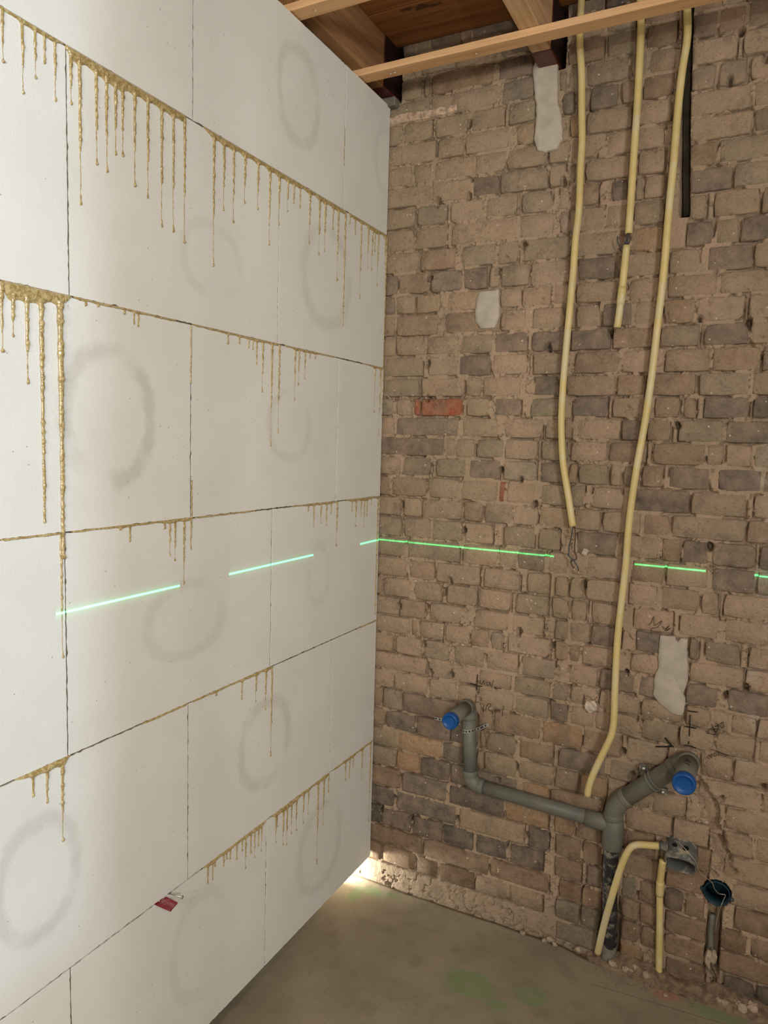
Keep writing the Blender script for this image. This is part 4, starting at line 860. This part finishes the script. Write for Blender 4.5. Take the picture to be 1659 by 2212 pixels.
# ---------------------------------------------------------------- marker writing on the brick
def ink(strokes, label, r=.0010, y=-.0068):
    e = None; mb = MB()
    for st in strokes:
        p = [(a, y, b_) for a, b_ in st]; mb.tube(smooth_path(p, .003) if len(p) > 2 else p, r, 6)
    return tag(mb.build('marker_writing', INK), label, 'writing')
ink(INK_L1, 'black marker cross above the left blue-capped pipe', .0014)
ink(INK_L2, 'handwritten word Water beside the left marker cross', .0007)
ink(INK_L3, 'handwritten word Riool right of the left pipe elbow', .0007)
ink(INK_R1, 'black marker cross and dash above the right pipe elbow', .0014)
ink(INK_R2, 'slanted handwritten word Water right of the right marker cross', .0008)
ink(INK_R3, 'small handwritten word Riool with a slash beside right pipe', .0007)
ink(INK_R4, 'thick black marker stroke left of the right pipe elbow', .0020)
ink(INK_S, 'small pencil scribble on brick above the ragged plaster patch', .0006)

# ---------------------------------------------------------------- glue squeezed from the block joints
def glue_run(k, seg, drips, label, heavy):
    """bead on joint k between y0..y1 with the drips hanging from it"""
    z0 = jz(k); y0, y1 = seg; e = empty('glue_run', (0, (y0+y1)/2, z0)); tag(e, label, 'glue', 'dried glue along the block joints')
    n = max(8, int((y1-y0)/.0025)); ys = np.linspace(y0, y1, n); h = .0022+.0012*fbm(ys*55, ys*0, 200+k, 2)+.0010*np.abs(fbm(ys*180, ys*0+4, 210+k, 2))
    fade = np.clip(np.minimum(ys-y0, y1-ys)/.012, 0, 1)
    for (yd, zd) in drips:
        L = z0-zd; a = heavy*min(1, .35+L/.16); wd = .0050+.013*heavy
        h = h+a*.017*np.exp(-np.abs(ys-yd)/wd)
    h = np.minimum(h, .012+.030*heavy)*(.25+.75*fade); v = []; f = []
    prof = ((.0012, -.001), (.0016, .0010), (-.15, .0024), (-.5, .0030), (-.82, .0022), (-1.0, -.0004))
    for i_ in range(n):
        for q, (c_, xx) in enumerate(prof):
            z = z0+(c_ if c_ > 0 else c_*h[i_]); v.append((xx*(1.0 if q < 2 else min(1.5, .55+h[i_]/.010))*(.5+.5*fade[i_]) if xx > 0 else xx, ys[i_], z))
    m = len(prof)
    for i_ in range(n-1):
        for q in range(m-1): f.append((i_*m+q, i_*m+q+1, (i_+1)*m+q+1, (i_+1)*m+q))
    mb = MB(); mb.add(v, f); mb.build('bead', GLUE, e)
    for di, (yd, zd) in enumerate(drips):
        L = z0-zd; rg = np.random.default_rng(int(abs(yd)*1e5)+k); top = z0-float(np.interp(yd, ys, h))*.55
        if top-zd < .004: top = zd+.006
        npt = max(6, int((top-zd)/.0026)); s_ = np.linspace(0, 1, npt); z = top+(zd-top)*s_
        w0 = (.0021+.0016*heavy*min(1, L/.12))*(1.75 if L > .42 else 1.2 if L > .33 else 1); r = w0*(1-.55*s_)*(1+.28*fbm(s_*npt*.33, s_*0+di, 220+k, 2)); r = r+.0016*heavy*np.exp(-s_*(top-zd)/.008)
        for q in np.arange(.012, max(.013, L-.004), .018):                      # small beads down the run
            if rg.random() < .65: r = r+.0011*np.exp(-((top-z-q-rg.uniform(0, .01))/.0028)**2)
        r = r+.0014*np.exp(-((z-zd-.0028)/.0028)**2); r[-1] *= .35
        if .07 < L < .3:                                                             # thin broken tail before the last bead
            tail = (s_ > .62) & (s_ < .93); r[tail] *= .45
        yy_ = yd+.0008*fbm(s_*npt*.12, s_*0+di, 230+k, 2); nn = 8; v = []; f = []
        for i_ in range(npt):
            for a in range(nn):
                t_ = 2*math.pi*a/nn; v.append((-.0002+r[i_]*.62*(1+math.sin(t_))*.9, yy_[i_]+r[i_]*math.cos(t_), z[i_]))
        for i_ in range(npt-1):
            for a in range(nn): f.append((i_*nn+a, i_*nn+(a+1) % nn, (i_+1)*nn+(a+1) % nn, (i_+1)*nn+a))
        f.append(tuple((npt-1)*nn+a for a in range(nn)))
        mb = MB(); mb.add(v, [q for q in f]); mb.build('drip', GLUE, e)
def glue_line(k, segs, drips, labels, heavies):
    segs = [list(s_) for s_ in segs]
    for s_ in segs: s_[1] = min(s_[1], -.010)
    used = [[] for _ in segs]
    for d_ in drips:
        d_ = (min(d_[0], -.012), d_[1]); best = min(range(len(segs)), key=lambda i_: max(segs[i_][0]-d_[0], d_[0]-segs[i_][1], 0)); used[best].append((min(max(d_[0], segs[best][0]+.001), segs[best][1]-.001), d_[1]))
    for s_, u, l_, hv in zip(segs, used, labels, heavies): glue_run(k, s_, u, l_, hv)
SEG2 = [(-1.282, -1.170), (-1.169, -.887)]+SEG2[1:]
glue_line(5, SEG2, DRIP2, ['thin amber glue run with short drips at the left end of the top joint', 'long amber glue run with thick web and drips on the top joint, left of centre', 'thick amber glue run with many long drips in the middle of the top joint', 'amber glue run with fine drips on the top joint beside the brick wall'], [.30, .80, .75, .6])
glue_line(4, SEG3, DRIP3, ['broad amber glue run at far left with one very long drip', 'thin beaded glue line right of the very long glue drip', 'glue run with several drips above the middle of the wall', 'short glue run with small drips under the second joint', 'glue drips by the brick wall on the second joint'], [1.0, .12, .35, .3, .4])
glue_line(3, SEG4, DRIP4, ['thin glue line at left edge crossing the very long drip', 'glue line with drips just above the left green laser line', 'thin bare glue line left of the upright joint above the laser', 'glue run with five short drips above the laser gap', 'glue drips in the corner just above the green laser line'], [.2, .3, .12, .4, .45])
glue_line(2, SEG5, DRIP5, ['amber glue run with one fat drip at lower left', 'thin glue line below the left green laser line', 'glue run with four drips ending at an upright joint below the laser', 'thin glue line by the brick corner below the laser'], [.7, .12, .4, .15])
glue_line(1, SEG6, DRIP6, ['row of small glue drips right of the red plastic wedge', 'glue run with dense drips and one long drip on the lowest joint', 'glue drips in the bottom corner by the brick wall'], [.35, .5, .45])
def vglue(y, z0, z1, label, w_=.0022, seed=0):
    n = int((z1-z0)/.003); s_ = np.linspace(z0, z1, n); r = w_*(1+.5*fbm(s_*70, s_*0, 240+seed, 3)); yy_ = y+.0010*fbm(s_*40, s_*0, 250+seed, 2)
    mb = MB(); v = []; f = []
    for i_ in range(n):
        for a in range(6): t_ = 2*math.pi*a/6; v.append((r[i_]*.5*(1+math.sin(t_))-.0004, yy_[i_]+r[i_]*math.cos(t_), s_[i_]))
    for i_ in range(n-1):
        for a in range(6): f.append((i_*6+a, (i_+1)*6+a, (i_+1)*6+(a+1) % 6, i_*6+(a+1) % 6))
    mb.add(v, f); tag(mb.build('glue_bead', GLUE), label, 'glue')
vglue(-.872, 1.565, 1.682, 'thin upright glue bead on the upper half of a joint left of centre', .0022, 1)
vglue(-.869, 1.288, 1.365, 'thin upright glue bead just above the third level joint', .0022, 2)
vglue(-.275, 2.20, 2.30, 'thin upright glue trace near the top right of the block wall', .0014, 3)

# ---------------------------------------------------------------- red wedge and nail in the lowest joint
zj_ = jz(1); W = [np.array((p[0], p[1], zj_-.0015)) for p in WEDGE]
W[0][0] = W[1][0] = -.0040
v = []; f = []
for t_, thk in ((0, .0010), (1, .0030)):
    a, b_ = (W[0], W[1]) if t_ == 0 else (W[3], W[2])
    for q in (a, b_):
        v += [q+np.array((0, 0, thk*.5-.004*t_)), q+np.array((0, 0, -thk*.5-.004*t_))]
f = [(0, 2, 6, 4), (1, 5, 7, 3), (0, 4, 5, 1), (2, 3, 7, 6), (4, 6, 7, 5), (0, 1, 3, 2)]
mb = MB(); mb.add(v, f, False); tag(mb.build('plastic_wedge', REDPL), 'red plastic wedge pushed into the lowest block joint', 'wedge')
n0 = np.array((-.0040, NAIL[0][1], zj_)); n1_ = np.array((NAIL[1][0], NAIL[1][1], zj_-.001)); dn = (n1_-n0)/np.linalg.norm(n1_-n0)
mb = MB(); mb.tube([n0, n1_], .0017, 10); nl = empty('nail', tuple(n0)); tag(nl, 'steel nail sticking out of the joint beside the red wedge', 'nail'); mb.build('shank', STEEL, nl)
mb = MB(); mb.tube([n1_-dn*.001, n1_+dn*.0003, n1_+dn*.0018], [.0019, .0040, .0038], 12); mb.build('head', STEEL, nl)

# ---------------------------------------------------------------- rubble on the floor by the pipes
spots = []
for i_, (x, y, z) in enumerate(list(STONES)+list(STONES2)):
    y = min(max(y, -.30), -.022 if i_ % 2 else -.034); s_ = [.012, .015, .013, .013, .009, .009, .010, .009, .008, .008, .009, .013, .015, .016, .010, .009, .006, .006, .005, .006, .005, .006, .008, .011, .008][i_]
    spots.append((x, y, s_))
ORD = ['leftmost', 'second', 'third', 'fourth', 'fifth', 'sixth', 'seventh', 'eighth', 'ninth', 'tenth', 'eleventh', 'twelfth', 'thirteenth', 'fourteenth', 'fifteenth']
cnt = {}
for i_, (x, y, s_) in enumerate(sorted(spots)):
    on = -.004 if y < -.05 else .010
    wh = ('left of the bent floor conduit' if x < .74 else 'between the two floor conduits' if x < .9 else 'below the round box' if x < 1.08 else 'at the lower right wall foot')
    k = cnt[wh] = cnt.get(wh, -1)+1; big = 'larger' if s_ > .0115 else 'small'
    tag(lump('rubble_stone', (x, y, on+s_*.45), s_, 400+i_, STONE, .7), big+' pale rubble stone '+wh+', '+ORD[k]+(' from the left' if k else ' one'), 'stone', 'rubble stones along the wall')

mb = MB(); rg = np.random.default_rng(77)
for i_ in range(260):
    x = float(np.clip(rg.normal(.87, .10), .62, 1.15)); y = -.035-abs(rg.normal(0, .035)); s_ = rg.uniform(.0008, .0024)
    q = [(x+s_*a_, y+s_*b_*.8, .0012+s_*c_) for a_, b_, c_ in ((1, 0, 0), (-1, .2, 0), (0, 1, .1), (.2, -1, 0), (0, 0, .9), (.1, 0, -.5))]
    mb.add(q, [(0, 2, 4), (2, 1, 4), (1, 3, 4), (3, 0, 4), (2, 0, 5), (1, 2, 5), (3, 1, 5), (0, 3, 5)], False)
tag(mb.build('grit', DIRT), 'fine dark grit scattered on the floor around the floor conduits', 'grit', None, 'stuff')

# ---------------------------------------------------------------- behind and beside the camera: right wall with a window opening, two added shade studs
wr_ = tag(empty('wall_right', (2.4, -2, 0)), 'plastered wall with a window opening, outside the picture', None, None, 'structure')
wy0, wy1, wz0, wz1 = -3.06, -2.415, 1.495, 2.50
for a in ((-4.2, wy0, 0, 2.65), (wy1, .0, 0, 2.65), (wy0, wy1, 0, wz0), (wy0, wy1, wz1, 2.65)):
    b = MB(); b.box(2.345, 2.42, a[0], a[1], a[2], a[3]); b.build('panel', PAINTW, wr_)
for tgt, lab in ((-1.005, 'added shade stud left behind the camera'), (-.835, 'added shade stud right behind the camera')):  # added only to cast the soft upright bands on the block wall
    p = Vector(FILL).lerp(Vector((0, tgt, 1.5)), .33); b = MB(); b.box(p[0]-.0115, p[0]+.0115, p[1]-.0115, p[1]+.0115, 0.002, 2.4825, .001)
    tag(b.build('shade_stud', PINE), lab, 'stud', 'added shade studs behind the camera')
# an added plank shading the second fill lamp: the softer shade over the right half of the brickwork
f_ = .20; px_ = FILL2[0]+(.53-FILL2[0])*f_; py_ = FILL2[1]*(1-f_)
b = MB(); b.box(px_, px_+.160, py_-.012, py_+.012, 0.002, 2.4825, .001); tag(b.build('shade_plank', PINE), 'added upright shade plank behind the camera', 'plank')
